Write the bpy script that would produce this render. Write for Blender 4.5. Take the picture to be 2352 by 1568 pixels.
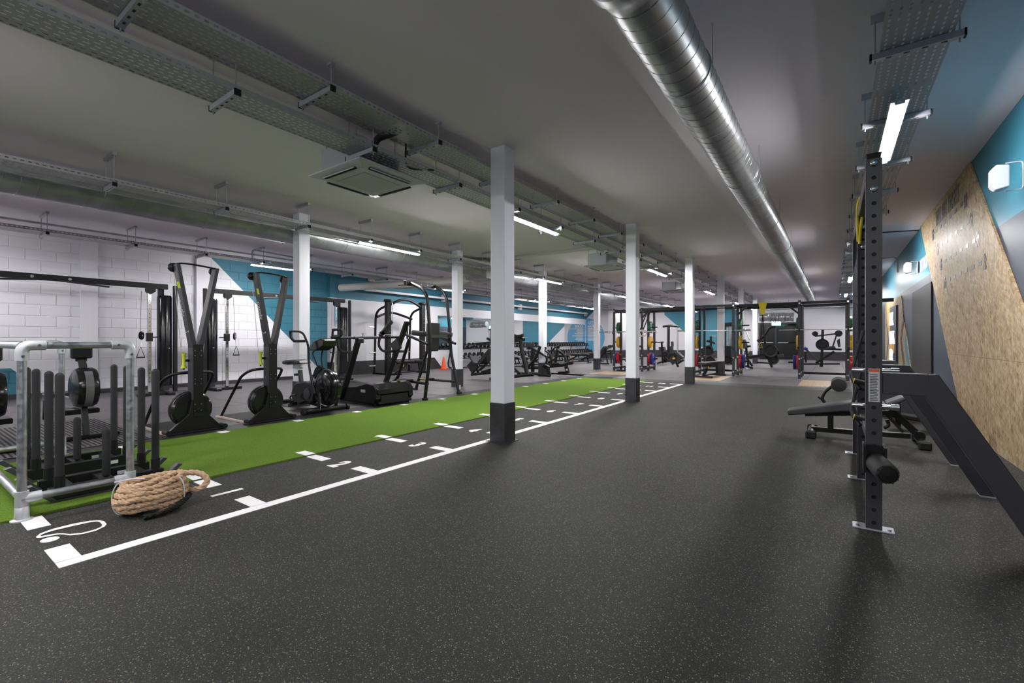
import bpy, math, random
from mathutils import Vector, Matrix
for o in list(bpy.data.objects): bpy.data.objects.remove(o)
sc = bpy.context.scene
COL = sc.collection
RND = random.Random(11)
# ------------------------------------------------------------------ camera, world, exposure
F, H, HY, CX = 1045.0, 1.175, 781.0, 1176.0
TH = math.atan((1914 - CX) / F)
TC, TS = math.cos(TH), math.sin(TH)
cd = bpy.data.cameras.new('camera'); cam = bpy.data.objects.new('camera', cd); COL.objects.link(cam)
cam.location = (0, 0, H); cam.rotation_euler = (math.radians(90), 0, TH)
cd.sensor_width = 36; cd.lens = 36 * F / 2352; cd.shift_y = -(784 - HY) / 2352; cd.clip_end = 200; cd.clip_start = 0.05
sc.camera = cam
w = bpy.data.worlds.new('world'); sc.world = w; w.use_nodes = True
w.node_tree.nodes['Background'].inputs[0].default_value = (0.5, 0.55, 0.6, 1)
w.node_tree.nodes['Background'].inputs[1].default_value = 0.02
vs = sc.view_settings
vs.view_transform = 'Standard'; vs.look = 'None'; vs.gamma = 1; vs.exposure = 0.2; vs.use_curve_mapping = False
LAMP = 270.0           # emission of every LED batten in the room
# pixel of the photograph -> point on a known plane of the room
def ray(x, y):
    a = (x - CX) / F; b = -(y - HY) / F
    return a * TC - TS, a * TS + TC, b
def PZ(x, y, z=0.0):
    d = ray(x, y); t = (z - H) / d[2]; return Vector((d[0] * t, d[1] * t, z))
def PX(x, y, X):
    d = ray(x, y); t = X / d[0]; return Vector((X, d[1] * t, H + d[2] * t))
def PY(x, y, Y):
    d = ray(x, y); t = Y / d[1]; return Vector((d[0] * t, Y, H + d[2] * t))
# ------------------------------------------------------------------ mesh helpers
ORG = {}
def V3(p): return Vector(p)
class M:
    def __init__(s): s.v = []; s.f = []; s.s = []
    def add(s, vs_, fs, smooth=False):
        b = len(s.v); s.v += [Vector(p) for p in vs_]
        for f in fs: s.f.append([b + i for i in f]); s.s.append(smooth)
        return s
    def box(s, c, d, rz=0.0, mat=None):
        x, y, z = d[0] / 2, d[1] / 2, d[2] / 2
        m = mat or (Matrix.Rotation(rz, 3, 'Z') if rz else None)
        pts = [Vector((i * x, j * y, k * z)) for i in (-1, 1) for j in (-1, 1) for k in (-1, 1)]
        c = Vector(c); pts = [c + (m @ p if m else p) for p in pts]
        return s.add(pts, [(0, 1, 3, 2), (4, 6, 7, 5), (0, 4, 5, 1), (2, 3, 7, 6), (0, 2, 6, 4), (1, 5, 7, 3)])
    def bb(s, x0, x1, y0, y1, z0, z1):
        return s.box(((x0 + x1) / 2, (y0 + y1) / 2, (z0 + z1) / 2), (abs(x1 - x0), abs(y1 - y0), abs(z1 - z0)))
    def bar(s, p, q, wd, dp=None, up=(0, 0, 1)):
        dp = dp or wd; p = Vector(p); q = Vector(q); d = (q - p).normalized(); up = Vector(up)
        if abs(d.dot(up)) > .98: up = Vector((0, 1, 0)) if abs(d.y) < .9 else Vector((1, 0, 0))
        a = d.cross(up).normalized(); b = a.cross(d)
        pts = [e + a * (i * wd / 2) + b * (k * dp / 2) for e in (p, q) for i in (-1, 1) for k in (-1, 1)]
        return s.add(pts, [(0, 2, 3, 1), (4, 5, 7, 6), (0, 1, 5, 4), (2, 6, 7, 3), (0, 4, 6, 2), (1, 3, 7, 5)])
    def tube(s, pts, r, n=10, closed=False, caps=True, rs=None):
        pts = [Vector(p) for p in pts]; k = len(pts); rings = []
        def tan(i):
            a = pts[(i - 1) % k] if closed or i > 0 else pts[i]; b = pts[(i + 1) % k] if closed or i < k - 1 else pts[i]
            return (b - a).normalized()
        t0 = tan(0); up = Vector((0, 0, 1)) if abs(t0.z) < .9 else Vector((1, 0, 0))
        u = t0.cross(up).normalized()
        for i in range(k):
            t = tan(i); u = (u - t * u.dot(t))
            if u.length < 1e-6: u = t.orthogonal()
            u.normalize(); v = t.cross(u); ri = rs[i] if rs else r
            rings.append([pts[i] + (u * math.cos(2 * math.pi * j / n) + v * math.sin(2 * math.pi * j / n)) * ri for j in range(n)])
        b = len(s.v)
        for g in rings: s.v += g
        for i in range(k if closed else k - 1):
            i2 = (i + 1) % k
            for j in range(n):
                j2 = (j + 1) % n
                s.f.append([b + i * n + j, b + i * n + j2, b + i2 * n + j2, b + i2 * n + j]); s.s.append(True)
        if caps and not closed:
            s.f.append([b + j for j in range(n)][::-1]); s.s.append(False)
            s.f.append([b + (k - 1) * n + j for j in range(n)]); s.s.append(False)
        return s
    def cyl(s, p, q, r, r2=None, n=16, caps=True):
        return s.tube([p, q], r, n, rs=[r, r if r2 is None else r2], caps=caps)
    def lathe(s, prof, o, ax=(0, 0, 1), n=20):
        o = Vector(o); ax = Vector(ax).normalized(); u = ax.orthogonal().normalized(); v = ax.cross(u); b = len(s.v)
        for r, z in prof:
            s.v += [o + ax * z + (u * math.cos(2 * math.pi * j / n) + v * math.sin(2 * math.pi * j / n)) * r for j in range(n)]
        for i in range(len(prof) - 1):
            for j in range(n):
                j2 = (j + 1) % n; s.f.append([b + i * n + j, b + i * n + j2, b + (i + 1) * n + j2, b + (i + 1) * n + j]); s.s.append(True)
        if prof[0][0] > 1e-4: s.f.append([b + j for j in range(n)][::-1]); s.s.append(False)
        if prof[-1][0] > 1e-4: s.f.append([b + (len(prof) - 1) * n + j for j in range(n)]); s.s.append(False)
        return s
    def prism(s, poly, off):
        poly = [Vector(p) for p in poly]; off = Vector(off); n = len(poly)
        fs = [list(range(n))[::-1], [n + i for i in range(n)]] + [(i, (i + 1) % n, n + (i + 1) % n, n + i) for i in range(n)]
        return s.add(poly + [p + off for p in poly], fs)
    def capsule(s, p, q, r, n=12):
        p = Vector(p); q = Vector(q); L = (q - p).length
        pr = [(max(r * math.sin(a), 1e-5), r - r * math.cos(a)) for a in [math.pi / 2 * i / 4 for i in range(5)]]
        pr += [(max(r * math.cos(a), 1e-5), L - r + r * math.sin(a)) for a in [math.pi / 2 * i / 4 for i in range(5)]]
        return s.lathe(pr, p, q - p, n)
    def build(s, name, mat, parent=None, bevel=0.0, label=None, seg=1):
        me = bpy.data.meshes.new(name)
        if parent is not None: o3 = ORG.get(parent.name, Vector())
        else:
            xs = [p.x for p in s.v]; ys = [p.y for p in s.v]; zs = [p.z for p in s.v]
            o3 = Vector(((min(xs) + max(xs)) / 2, (min(ys) + max(ys)) / 2, min(zs)))
        me.from_pydata([p - o3 for p in s.v], [], s.f)
        me.polygons.foreach_set('use_smooth', s.s); me.update()
        if any(s.s): me.set_sharp_from_angle(angle=.7)
        ob = bpy.data.objects.new(name, me); COL.objects.link(ob)
        if mat is not None: me.materials.append(mat)
        if parent is not None: ob.parent = parent
        else: ob.location = o3
        ORG[ob.name] = o3
        if bevel:
            m = ob.modifiers.new('bevel', 'BEVEL'); m.width = bevel; m.segments = seg; m.limit_method = 'ANGLE'; m.angle_limit = 0.9
        if label: ob['label'] = label
        return ob
ONES = ['first', 'second', 'third', 'fourth', 'fifth', 'sixth', 'seventh', 'eighth', 'ninth', 'tenth', 'eleventh', 'twelfth', 'thirteenth', 'fourteenth', 'fifteenth', 'sixteenth', 'seventeenth', 'eighteenth', 'nineteenth']
def nth(i):
    if i < 19: return ONES[i]
    t_, o_ = divmod(i + 1, 10); return {2: 'twent', 3: 'thirt', 4: 'fort', 5: 'fift'}[t_] + ('ieth' if o_ == 0 else 'y-' + ONES[o_ - 1])
def tag(o, label, cat, group=None, kind=None):
    o['label'] = label; o['category'] = cat
    if group: o['group'] = group
    if kind: o['kind'] = kind
    return o
def struct(o, label=None):
    o['kind'] = 'structure'
    if label: o['label'] = label
    return o
def thing(name, loc, label, cat, group=None):
    o = bpy.data.objects.new(name, None); COL.objects.link(o); o.location = loc; o.empty_display_size = .1
    ORG[o.name] = Vector(loc); return tag(o, label, cat, group)
def dup(root, loc, rz=0.0, label=None, group=None):
    def cp(o, par):
        c = o.copy(); COL.objects.link(c)
        if par is not None: c.parent = par
        for ch in o.children: cp(ch, c)
        return c
    r = cp(root, None); r.location = loc; r.rotation_euler = (0, 0, rz)
    if label: r['label'] = label
    if group: r['group'] = group
    return r
def fillet(pts, rad, n=4, closed=False):
    pts = [Vector(p) for p in pts]; k = len(pts); out = []
    for i, p in enumerate(pts):
        if not closed and i in (0, k - 1): out.append(p); continue
        a = pts[(i - 1) % k]; b = pts[(i + 1) % k]; da = a - p; db = b - p
        r = min(rad, da.length * .49, db.length * .49); s0 = p + da.normalized() * r; s1 = p + db.normalized() * r
        for j in range(n + 1):
            t = j / n; out.append(s0 * (1 - t) ** 2 + p * 2 * t * (1 - t) + s1 * t * t)
    return out
def arc(c, r, a0, a1, n, u, v):
    c = Vector(c); u = Vector(u); v = Vector(v)
    return [c + (u * math.cos(a0 + (a1 - a0) * i / n) + v * math.sin(a0 + (a1 - a0) * i / n)) * r for i in range(n + 1)]
def text(name, body, size, mat, parent, org, right, up, bold=0.0, shear=0.0, extrude=0.002, align='LEFT', sx=1.0):
    cu = bpy.data.curves.new(name, 'FONT'); cu.body = body; cu.size = size; cu.offset = bold; cu.shear = shear
    cu.extrude = extrude; cu.align_x = align; cu.resolution_u = 3; cu.space_line = 0.85
    t = bpy.data.objects.new(name, cu); COL.objects.link(t)
    me = bpy.data.meshes.new_from_object(t); bpy.data.objects.remove(t); bpy.data.curves.remove(cu)
    r = Vector(right).normalized(); u = Vector(up).normalized(); nn = r.cross(u)
    m = Matrix(((r.x, u.x, nn.x), (r.y, u.y, nn.y), (r.z, u.z, nn.z)))
    o3 = ORG.get(parent.name, Vector()) if parent is not None else Vector()
    for vt in me.vertices: vt.co = Vector(org) + m @ Vector((vt.co.x * sx, vt.co.y, vt.co.z)) - o3
    me.materials.clear(); me.materials.append(mat); me.update()
    ob = bpy.data.objects.new(name, me); COL.objects.link(ob)
    if parent is not None: ob.parent = parent
    ORG[ob.name] = o3
    return ob
# ------------------------------------------------------------------ materials
def mk(name, col, rough=.5, metal=0.0, emit=None, spec=None, coat=0):
    m = bpy.data.materials.new(name); m.use_nodes = True; b = m.node_tree.nodes['Principled BSDF']
    b.inputs['Base Color'].default_value = (*col, 1); b.inputs['Roughness'].default_value = rough; b.inputs['Metallic'].default_value = metal
    if spec is not None: b.inputs['Specular IOR Level'].default_value = spec
    if emit: b.inputs['Emission Color'].default_value = (*emit[0], 1); b.inputs['Emission Strength'].default_value = emit[1]
    return m
class N:   # tiny node-graph helper
    def __init__(s, name, rough=.5, metal=0.0):
        s.m = bpy.data.materials.new(name); s.m.use_nodes = True; s.t = s.m.node_tree; s.b = s.t.nodes['Principled BSDF']
        s.b.inputs['Roughness'].default_value = rough; s.b.inputs['Metallic'].default_value = metal
    def n(s, typ, ins=None, **kw):
        nd = s.t.nodes.new(typ)
        for k, v in kw.items(): setattr(nd, k, v)
        for k, v in (ins or {}).items():
            if isinstance(v, bpy.types.NodeSocket): s.t.links.new(v, nd.inputs[k])
            else: nd.inputs[k].default_value = v
        return nd
    def pos(s):
        g = s.n('ShaderNodeNewGeometry'); x = s.n('ShaderNodeSeparateXYZ', {0: g.outputs['Position']})
        return g.outputs['Position'], x.outputs[0], x.outputs[1], x.outputs[2]
    def mth(s, op, a, b=0.0, c=None):
        d = {0: a, 1: b}
        if c is not None: d[2] = c
        return s.n('ShaderNodeMath', d, operation=op).outputs[0]
    def mix(s, fac, a, b):
        nd = s.n('ShaderNodeMix', data_type='RGBA')
        for i, v in ((0, fac), (6, a), (7, b)):
            if isinstance(v, bpy.types.NodeSocket): s.t.links.new(v, nd.inputs[i])
            else: nd.inputs[i].default_value = v if i == 0 else ((*v, 1) if len(v) == 3 else v)
        return nd.outputs[2]
    def ramp(s, fac, stops):
        nd = s.n('ShaderNodeValToRGB', {0: fac}); e = nd.color_ramp.elements
        while len(e) < len(stops): e.new(.5)
        for i, (p, c) in enumerate(stops): e[i].position = p; e[i].color = (*c, 1) if len(c) == 3 else c
        return nd.outputs[0]
    def noise(s, vec, scale, detail=2.0, rough=.5):
        return s.n('ShaderNodeTexNoise', {'Vector': vec, 'Scale': scale, 'Detail': detail, 'Roughness': rough}).outputs[0]
    def col(s, c): s.t.links.new(c, s.b.inputs['Base Color']); return s
    def bump(s, hgt, strength=.3, dist=.01):
        nd = s.n('ShaderNodeBump', {'Height': hgt, 'Strength': strength, 'Distance': dist}); s.t.links.new(nd.outputs[0], s.b.inputs['Normal']); return s
TEAL = (.036, .18, .26); SLATE = (.045, .058, .085); WHITE = (.74, .735, .79); DADO = (.028, .027, .03)
# speckled rubber
k = N('speckled_rubber', .7); k.b.inputs['Specular IOR Level'].default_value = .3; p, x, y, z = k.pos()
v1 = k.n('ShaderNodeTexVoronoi', {'Vector': p, 'Scale': 130.0}); v2 = k.n('ShaderNodeTexVoronoi', {'Vector': p, 'Scale': 250.0})
r1 = k.n('ShaderNodeSeparateColor', {0: v1.outputs['Color']}).outputs[0]; r2 = k.n('ShaderNodeSeparateColor', {0: v2.outputs['Color']}).outputs[0]
f1 = k.mth('MULTIPLY', k.mth('GREATER_THAN', r1, .84), k.mth('LESS_THAN', v1.outputs['Distance'], .36))
f2 = k.mth('MULTIPLY', k.mth('GREATER_THAN', r2, .7), k.mth('LESS_THAN', v2.outputs['Distance'], .42))
base = k.ramp(k.noise(p, 1.3, 4), [(.3, (.012, .0122, .0122)), (.7, (.021, .021, .0205))])
c1 = k.mix(f2, base, (.085, .084, .07)); c1 = k.mix(f1, c1, (.17, .17, .13)); k.col(c1); k.bump(k.noise(p, 300, 2), .25, .003); RUBBER = k.m
k = N('grey_mat', .55); p, x, y, z = k.pos()
k.col(k.ramp(k.noise(p, 14, 5), [(.3, (.095, .086, .094)), (.7, (.142, .128, .14))])); k.bump(k.noise(p, 220, 2), .2, .002); MATG = k.m
k = N('grass_turf', .9); k.b.inputs['Specular IOR Level'].default_value = .08; p, x, y, z = k.pos()
k.col(k.ramp(k.noise(p, 160, 3, .7), [(.3, (.065, .135, .014)), (.52, (.15, .26, .033)), (.75, (.25, .37, .07))])); k.bump(k.noise(p, 240, 3, .7), .9, .012); TURF = k.m
k = N('ceiling_paint', .9); k.b.inputs['Specular IOR Level'].default_value = .0; p, x, y, z = k.pos()
k.col(k.ramp(k.noise(p, .5, 3), [(.3, (.80, .745, .80)), (.7, (.85, .79, .845))])); CEIL = k.m
# left wall: white, with a teal band and a slanted teal block
k = N('left_wall_paint', .55); p, x, y, z = k.pos()
dg = k.mth('GREATER_THAN', k.mth('ADD', z, y), 8.455)
right = k.mth('LESS_THAN', y, 8.46)
blk = k.mth('MULTIPLY', dg, right); band = k.mth('MULTIPLY', k.mth('GREATER_THAN', z, 2.54), k.mth('GREATER_THAN', y, 5.055))
low_ = k.mth('MULTIPLY', k.mth('LESS_THAN', k.mth('ADD', z, y), 2.24), k.mth('MULTIPLY', k.mth('LESS_THAN', z, .625), k.mth('LESS_THAN', y, 1.86)))
te = k.mth('MINIMUM', k.mth('ADD', k.mth('ADD', blk, low_), k.mth('MULTIPLY', band, dg)), 1.0)
dd = k.mth('MULTIPLY', k.mth('LESS_THAN', z, .47), k.mth('MULTIPLY', k.mth('GREATER_THAN', y, 8.46), k.mth('LESS_THAN', k.mth('ADD', y, z), 13.72)))
k.col(k.mix(dd, k.mix(te, WHITE, TEAL), DADO)); k.bump(k.noise(p, 60, 3), .12, .004); LWALL = k.m
k = N('right_wall_paint', .42); k.b.inputs['Specular IOR Level'].default_value = .25; p, x, y, z = k.pos()
k.col(k.mix(k.mth('LESS_THAN', z, .43), k.mix(k.mth('GREATER_THAN', z, 2.36), SLATE, TEAL), DADO)); k.bump(k.noise(p, 40, 3), .05, .003); RWALL = k.m
k = N('far_wall_paint', .55); p, x, y, z = k.pos()
tl = k.mth('MULTIPLY', k.mth('GREATER_THAN', x, -9.6), k.mth('LESS_THAN', x, -4.9))
tl = k.mth('MULTIPLY', tl, k.mth('GREATER_THAN', k.mth('ADD', z, k.mth('MULTIPLY', x, .9)), -5.7))
tl2 = k.mth('MULTIPLY', k.mth('LESS_THAN', x, -11.4), k.mth('GREATER_THAN', k.mth('SUBTRACT', z, k.mth('MULTIPLY', k.mth('ADD', x, 13.2), .95)), 2.5))
k.col(k.mix(k.mth('LESS_THAN', z, .5), k.mix(k.mth('MAXIMUM', tl, tl2), (.60, .58, .62), TEAL), DADO)); FWALL = k.m
k = N('strand_board', .5); k.b.inputs['Specular IOR Level'].default_value = .22; p, x, y, z = k.pos()
acc = None
for q_, (rot, sc_, wt) in enumerate(((.25, 9.0, .38), (1.15, 11.0, .34), (2.3, 16.0, .28))):
    rv = k.n('ShaderNodeVectorRotate', {'Vector': p, 'Axis': (1.0, 0.0, 0.0), 'Angle': rot}).outputs[0]
    dn_ = k.n('ShaderNodeVectorMath', {0: rv, 1: (q_ * 3.7, q_ * 1.3, 0.0)}, operation='ADD').outputs[0]
    mp = k.n('ShaderNodeMapping', {'Vector': dn_, 'Scale': (1.0, 3.2, .8)}).outputs[0]
    wv = k.n('ShaderNodeTexVoronoi', {'Vector': mp, 'Scale': sc_}); rr = k.n('ShaderNodeSeparateColor', {0: wv.outputs['Color']}).outputs[q_]
    c_ = k.mth('MULTIPLY', rr, wt); acc = c_ if acc is None else k.mth('ADD', acc, c_)
fine = k.noise(k.n('ShaderNodeMapping', {'Vector': p, 'Scale': (1, 1, .2)}).outputs[0], 60, 3)
q = k.mth('ADD', k.mth('MULTIPLY', acc, .8), k.mth('MULTIPLY', fine, .2))
k.col(k.ramp(q, [(.2, (.17, .105, .05)), (.36, (.30, .21, .12)), (.56, (.38, .28, .17)), (.78, (.49, .39, .26))])); k.bump(q, .15, .004); OSB = k.m
k = N('galvanised_steel', .38, 1.0); p, x, y, z = k.pos()
k.col(k.ramp(k.noise(p, 9, 4), [(.3, (.42, .44, .47)), (.7, (.62, .64, .67))])); k.m.node_tree.links.new(k.ramp(k.noise(p, 30, 3), [(.3, (.28,) * 3), (.7, (.5,) * 3)]), k.b.inputs['Roughness']); GALV = k.m
k = N('spiral_duct_metal', .36, .75); p, x, y, z = k.pos()
k.col(k.ramp(k.noise(p, 4, 4), [(.3, (.30, .31, .32)), (.7, (.42, .43, .44))])); DUCT = k.m
k = N('rope_fibre', .85); p, x, y, z = k.pos()
k.col(k.ramp(k.noise(p, 40, 4, .7), [(.3, (.42, .26, .15)), (.7, (.68, .48, .32))])); k.bump(k.noise(p, 400, 2), .5, .004); ROPE = k.m
k = N('oak_platform', .4); p, x, y, z = k.pos()
wd = k.n('ShaderNodeTexNoise', {'Vector': k.n('ShaderNodeMapping', {'Vector': p, 'Scale': (12, 1, 1)}).outputs[0], 'Scale': 3.0, 'Detail': 4.0}).outputs[0]
k.col(k.ramp(wd, [(.3, (.42, .27, .15)), (.7, (.66, .47, .30))])); OAK = k.m
k = N('checker_plate_steel', .42, .3); p, x, y, z = k.pos(); k.col(k.ramp(k.noise(p, 7, 3), [(.3, (.03, .03, .033)), (.7, (.055, .055, .06))])); CHK = k.m
DADOM = mk('dark_dado_paint', DADO, .5); WPAINT = mk('white_column_paint', (.82, .83, .90), .45); LINE = mk('white_floor_vinyl', (.88, .86, .89), .5)
BLK = mk('black_powder_coat', (.007, .007, .0075), .42, spec=.35); BLKM = mk('matt_black_rubber', (.009, .009, .0095), .65, spec=.3); CHAR = mk('charcoal_powder_coat', (.042, .042, .05), .45, spec=.4)
VINYL = mk('black_upholstery', (.02, .02, .021), .42); FOAM = mk('grey_foam_grip', (.024, .024, .027), .7, spec=.35); FIT = mk('cast_fitting', (.60, .61, .64), .45, .55); STEEL = mk('brushed_steel', (.6, .6, .62), .28, 1.0)
CHROME = mk('chrome', (.85, .85, .86), .1, 1.0); GLOSS = mk('gloss_black_plastic', (.01, .01, .011), .18); WPLA = mk('white_plastic', (.58, .58, .62), .45); GPLA = mk('pale_grey_plastic', (.5, .5, .5), .5)
ZINC = mk('zinc_strut', (.46, .48, .53), .45, .5); TRAYM = mk('zinc_tray', (.42, .42, .43), .5, .35); PIPEW = mk('white_pipe', (.62, .61, .58), .5)
RED = mk('red_bumper_rubber', (.55, .01, .02), .35); BLUE = mk('blue_bumper_rubber', (.008, .025, .22), .35); YEL = mk('yellow_bumper_rubber', (.72, .40, .01), .38); GRN = mk('green_bumper_rubber', (.006, .10, .035), .4)
YSTR = mk('yellow_strap', (.72, .55, .01), .6); LIME = mk('lime_grip', (.62, .72, .02), .5); MIRR = mk('mirror_glass', (.86, .89, .89), .01, 1.0); ORA = mk('orange_cone_plastic', (.75, .09, .02), .5)
LED = mk('lit_led_diffuser', (.9, .9, .9), .5, emit=((1.0, .985, .97), LAMP)); EXIT = mk('lit_exit_sign', (.1, .6, .4), .5, emit=((.35, 1.0, .72), 2.5)); SCREEN = mk('lit_sign_white', (.8, .8, .85), .5, emit=((.9, .93, 1), 1.1))
NAVY = mk('navy_board', (.012, .015, .035), .35); STUD = mk('dark_steel_stud', (.10, .10, .11), .35, .7); TEALM = mk('teal_vinyl', (.06, .22, .30), .45); YVIN = mk('ochre_vinyl', (.62, .36, .07), .5); DARKV = mk('dark_vinyl', (.045, .042, .05), .5); INK = mk('dark_ink', (.05, .04, .045), .4)
CIRC = mk('blue_vinyl_disc', (.10, .33, .56), .5); SANDT = mk('beige_lettering', (.62, .50, .36), .5); FOIL = mk('foil_lagging', (.55, .56, .57), .3, .9); DOORM = mk('black_door', (.02, .02, .022), .4); PINKT = mk('pale_pink_tape', (.62, .48, .43), .6); CABLE = mk('black_cable', (.012, .012, .012), .5)
# ------------------------------------------------------------------ the room
XL, XR, YB, YF, ZC = -13.2, 1.41, -10.5, 32.0, 3.4
floor = struct(M().bb(XL - .2, XR + .2, YB - .2, YF + .2, -.1, 0).build('floor', RUBBER), 'dark speckled rubber gym floor')
struct(M().bb(XL - .2, XR + .2, YB - .2, YF + .2, ZC, ZC + .15).build('ceiling', CEIL), 'plain pale ceiling')
wl = struct(M().bb(XL - .25, XL, YB, YF, 0, ZC).build('wall_left', LWALL), 'white and teal painted block wall')
struct(M().bb(XR, XR + .2, YB, YF, 0, ZC).build('wall_right', RWALL), 'slate and teal painted wall')
struct(M().bb(XL, XR, YB - .2, YB, 0, ZC).build('wall_back', FWALL), 'white wall behind the camera')
struct(M().bb(-11.62, XR, YF, YF + .2, 0, ZC).build('wall_far', FWALL), 'far white wall with black doors')
struct(M().bb(XL, -11.62, 27.0, 27.2, 0, ZC).build('wall_corner', FWALL), 'white end wall with blue disc')
struct(M().bb(-11.82, -11.62, 27.2, YF, 0, ZC).build('wall_return', FWALL), 'white return wall')
# concrete blocks of the left wall, nearest stretch
bm_ = M(); bm_.bb(0, .012, -.217, .217, -.105, .105); blk0 = bm_.build('block', LWALL, wl, bevel=.005)
ORGW = ORG[wl.name]; i = 0
for r_ in range(15):
    zz = .1 + .1125 + r_ * .224
    for c_ in range(17):
        yy = 1.15 + c_ * .444 + (.222 if r_ % 2 else 0)
        if zz > 3.3: continue
        o = blk0 if i == 0 else blk0.copy()
        if i: COL.objects.link(o)
        o.parent = wl; o.location = Vector((XL - .001, yy, zz)) - ORGW; i += 1
for o3 in [blk0]:
    for vt in o3.data.vertices: vt.co += ORGW      # built in wall space
# pilasters of the left wall
for n_, (y0, y1) in enumerate(((2.62, 2.9), (4.78, 5.0), (8.5, 8.74))):
    struct(M().bb(XL, XL + .1, y0, y1, 0, ZC).build('trim_%d' % (n_ + 1), LWALL), 'pilaster on the left wall')
struct(M().bb(XL, XL + .02, YB, 8.44, 0, .1).build('baseboard_left', DADOM), 'dark skirting under the white block wall')
struct(M().bb(XL + .001, XL + .03, 8.74, 13.25, 0, .46).build('trim_4', DADOM), 'dark dado panel on the left wall')
struct(M().bb(XR - .012, XR, 8.0, YF, 0, .425).build('baseboard_right', DADOM), 'dark skirting panel under the slate wall')
# pale grey rubber tiles beyond and left of the turf, with a dark edge strip
fo = ORG[floor.name]
t0 = M().bb(-.497, .497, -.497, .497, 0, .012).build('floor_tile', MATG, floor, bevel=.004)
for vt in t0.data.vertices: vt.co += fo
ti = 0
def put_tile(x, y):
    global ti
    o = t0 if ti == 0 else t0.copy()
    if ti: COL.objects.link(o)
    o.parent = floor; o.location = Vector((x, y, 0)) - fo; ti += 1
for a in range(12):
    for b in range(18):
        X_, Y_ = 0.85 - a, 13.95 + b
        if ti < 210 and Y_ < YF - .4 and b < 14: put_tile(X_, Y_)
for a in range(6):
    for b in range(14):
        put_tile(-7.25 - a, 0.5 + b)
bm_ = M()
for xa, xb, ya, yb in ((-10.65, 1.35, 27.45, YF), (XL, -12.75, -4, 27), (XL, -10.65, 13.97, 27), (-12.75, -6.75, -4.4, -.01), (-13.2, -6.75, -.01, -.001)):
    if xb - xa > .01 and yb - ya > .02: bm_.bb(xa, xb, ya, yb, 0, .011)
bm_.build('floor_mat', MATG, floor)
EDGE = mk('dark_edge_strip', (.022, .021, .023), .55)
st = M()
st.prism([(-6.75, 12.9, 0), (-6.75, 13.45, .013), (-6.75, 13.45, 0)], (8.1, 0, 0)); st.prism([(-6.42, -4.4, 0), (-6.75, -4.4, .013), (-6.75, -4.4, 0)], (0, 17.85, 0))
st.build('edge_strip', EDGE, floor, label='dark sloping edge strip between the two floors')
# ------------------------------------------------------------------ turf lane and floor markings
turf = thing('turf_track', (-5.36, 6.7, 0), 'long green artificial turf lane beside the white numbered scale', 'turf')
M().bb(-6.37, -4.345, -.4, 12.86, 0, .014).build('turf_strip', TURF, turf)
def tick_y(u): return .62 + .988 * u
for u in range(0, 13):
    for xa, xb in ((-4.53, -4.337), (-6.37, -6.24)):
        if u == 0: continue
        yy = tick_y(u); M().bb(xa, xb, yy - .052, yy + .052, .013, .0165).build('turf_tick', LINE, turf)
lane = thing('floor_scale', (-3.6, 6.5, 0), 'white metre scale line with ticks and numbers painted beside the turf', 'floor marking')
M().bb(-3.345, -3.255, .568, 12.53, 0, .003).build('scale_line', LINE, lane)
for u in range(0, 13):
    yy = tick_y(u)
    M().bb(-3.6, -3.34, yy - .052, yy + .052, 0, .003).build('scale_tick', LINE, lane)
    M().bb(-4.33, -4.06, yy - .052, yy + .052, 0, .003).build('scale_tick', LINE, lane)
    if u: text('scale_number', str(u), .285, LINE, lane, (-3.82, yy - .105, .001), (1, 0, 0), (0, 1, 0), bold=.014, extrude=.001, align='CENTER', sx=.72)
# outline emblem at the start of the lane
def gz(p): return PZ(60 + p[0] / 6.533, 1120 + p[1] / 6.533, 0.0)
out_ = [(145, 745), (210, 690), (400, 620), (700, 545), (950, 500), (1100, 492), (1170, 505), (1210, 548), (1180, 585), (1050, 650), (850, 700), (660, 722), (560, 705), (480, 705), (330, 735), (210, 757), (160, 757)]
in_ = [(215, 715), (300, 680), (440, 640), (720, 575), (950, 525), (1060, 512), (1110, 525), (1143, 565), (1110, 600), (1000, 640), (840, 680), (650, 700), (560, 688), (470, 690), (330, 712), (240, 730), (220, 728)]
vs_ = [gz(p) + Vector((0, 0, .003)) for p in out_] + [gz(p) + Vector((0, 0, .003)) for p in in_]; n_ = len(out_)
M().add(vs_, [(i, (i + 1) % n_, n_ + (i + 1) % n_, n_ + i) for i in range(n_)]).build('emblem_outline', LINE, lane)
M().prism([gz((355 + 148 * math.cos(a) , 780 - 30 * math.cos(a) + 33 * math.sin(a))) for a in [2 * math.pi * j / 20 for j in range(20)]], (0, 0, .003)).build('emblem_drop', LINE, lane)
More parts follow.
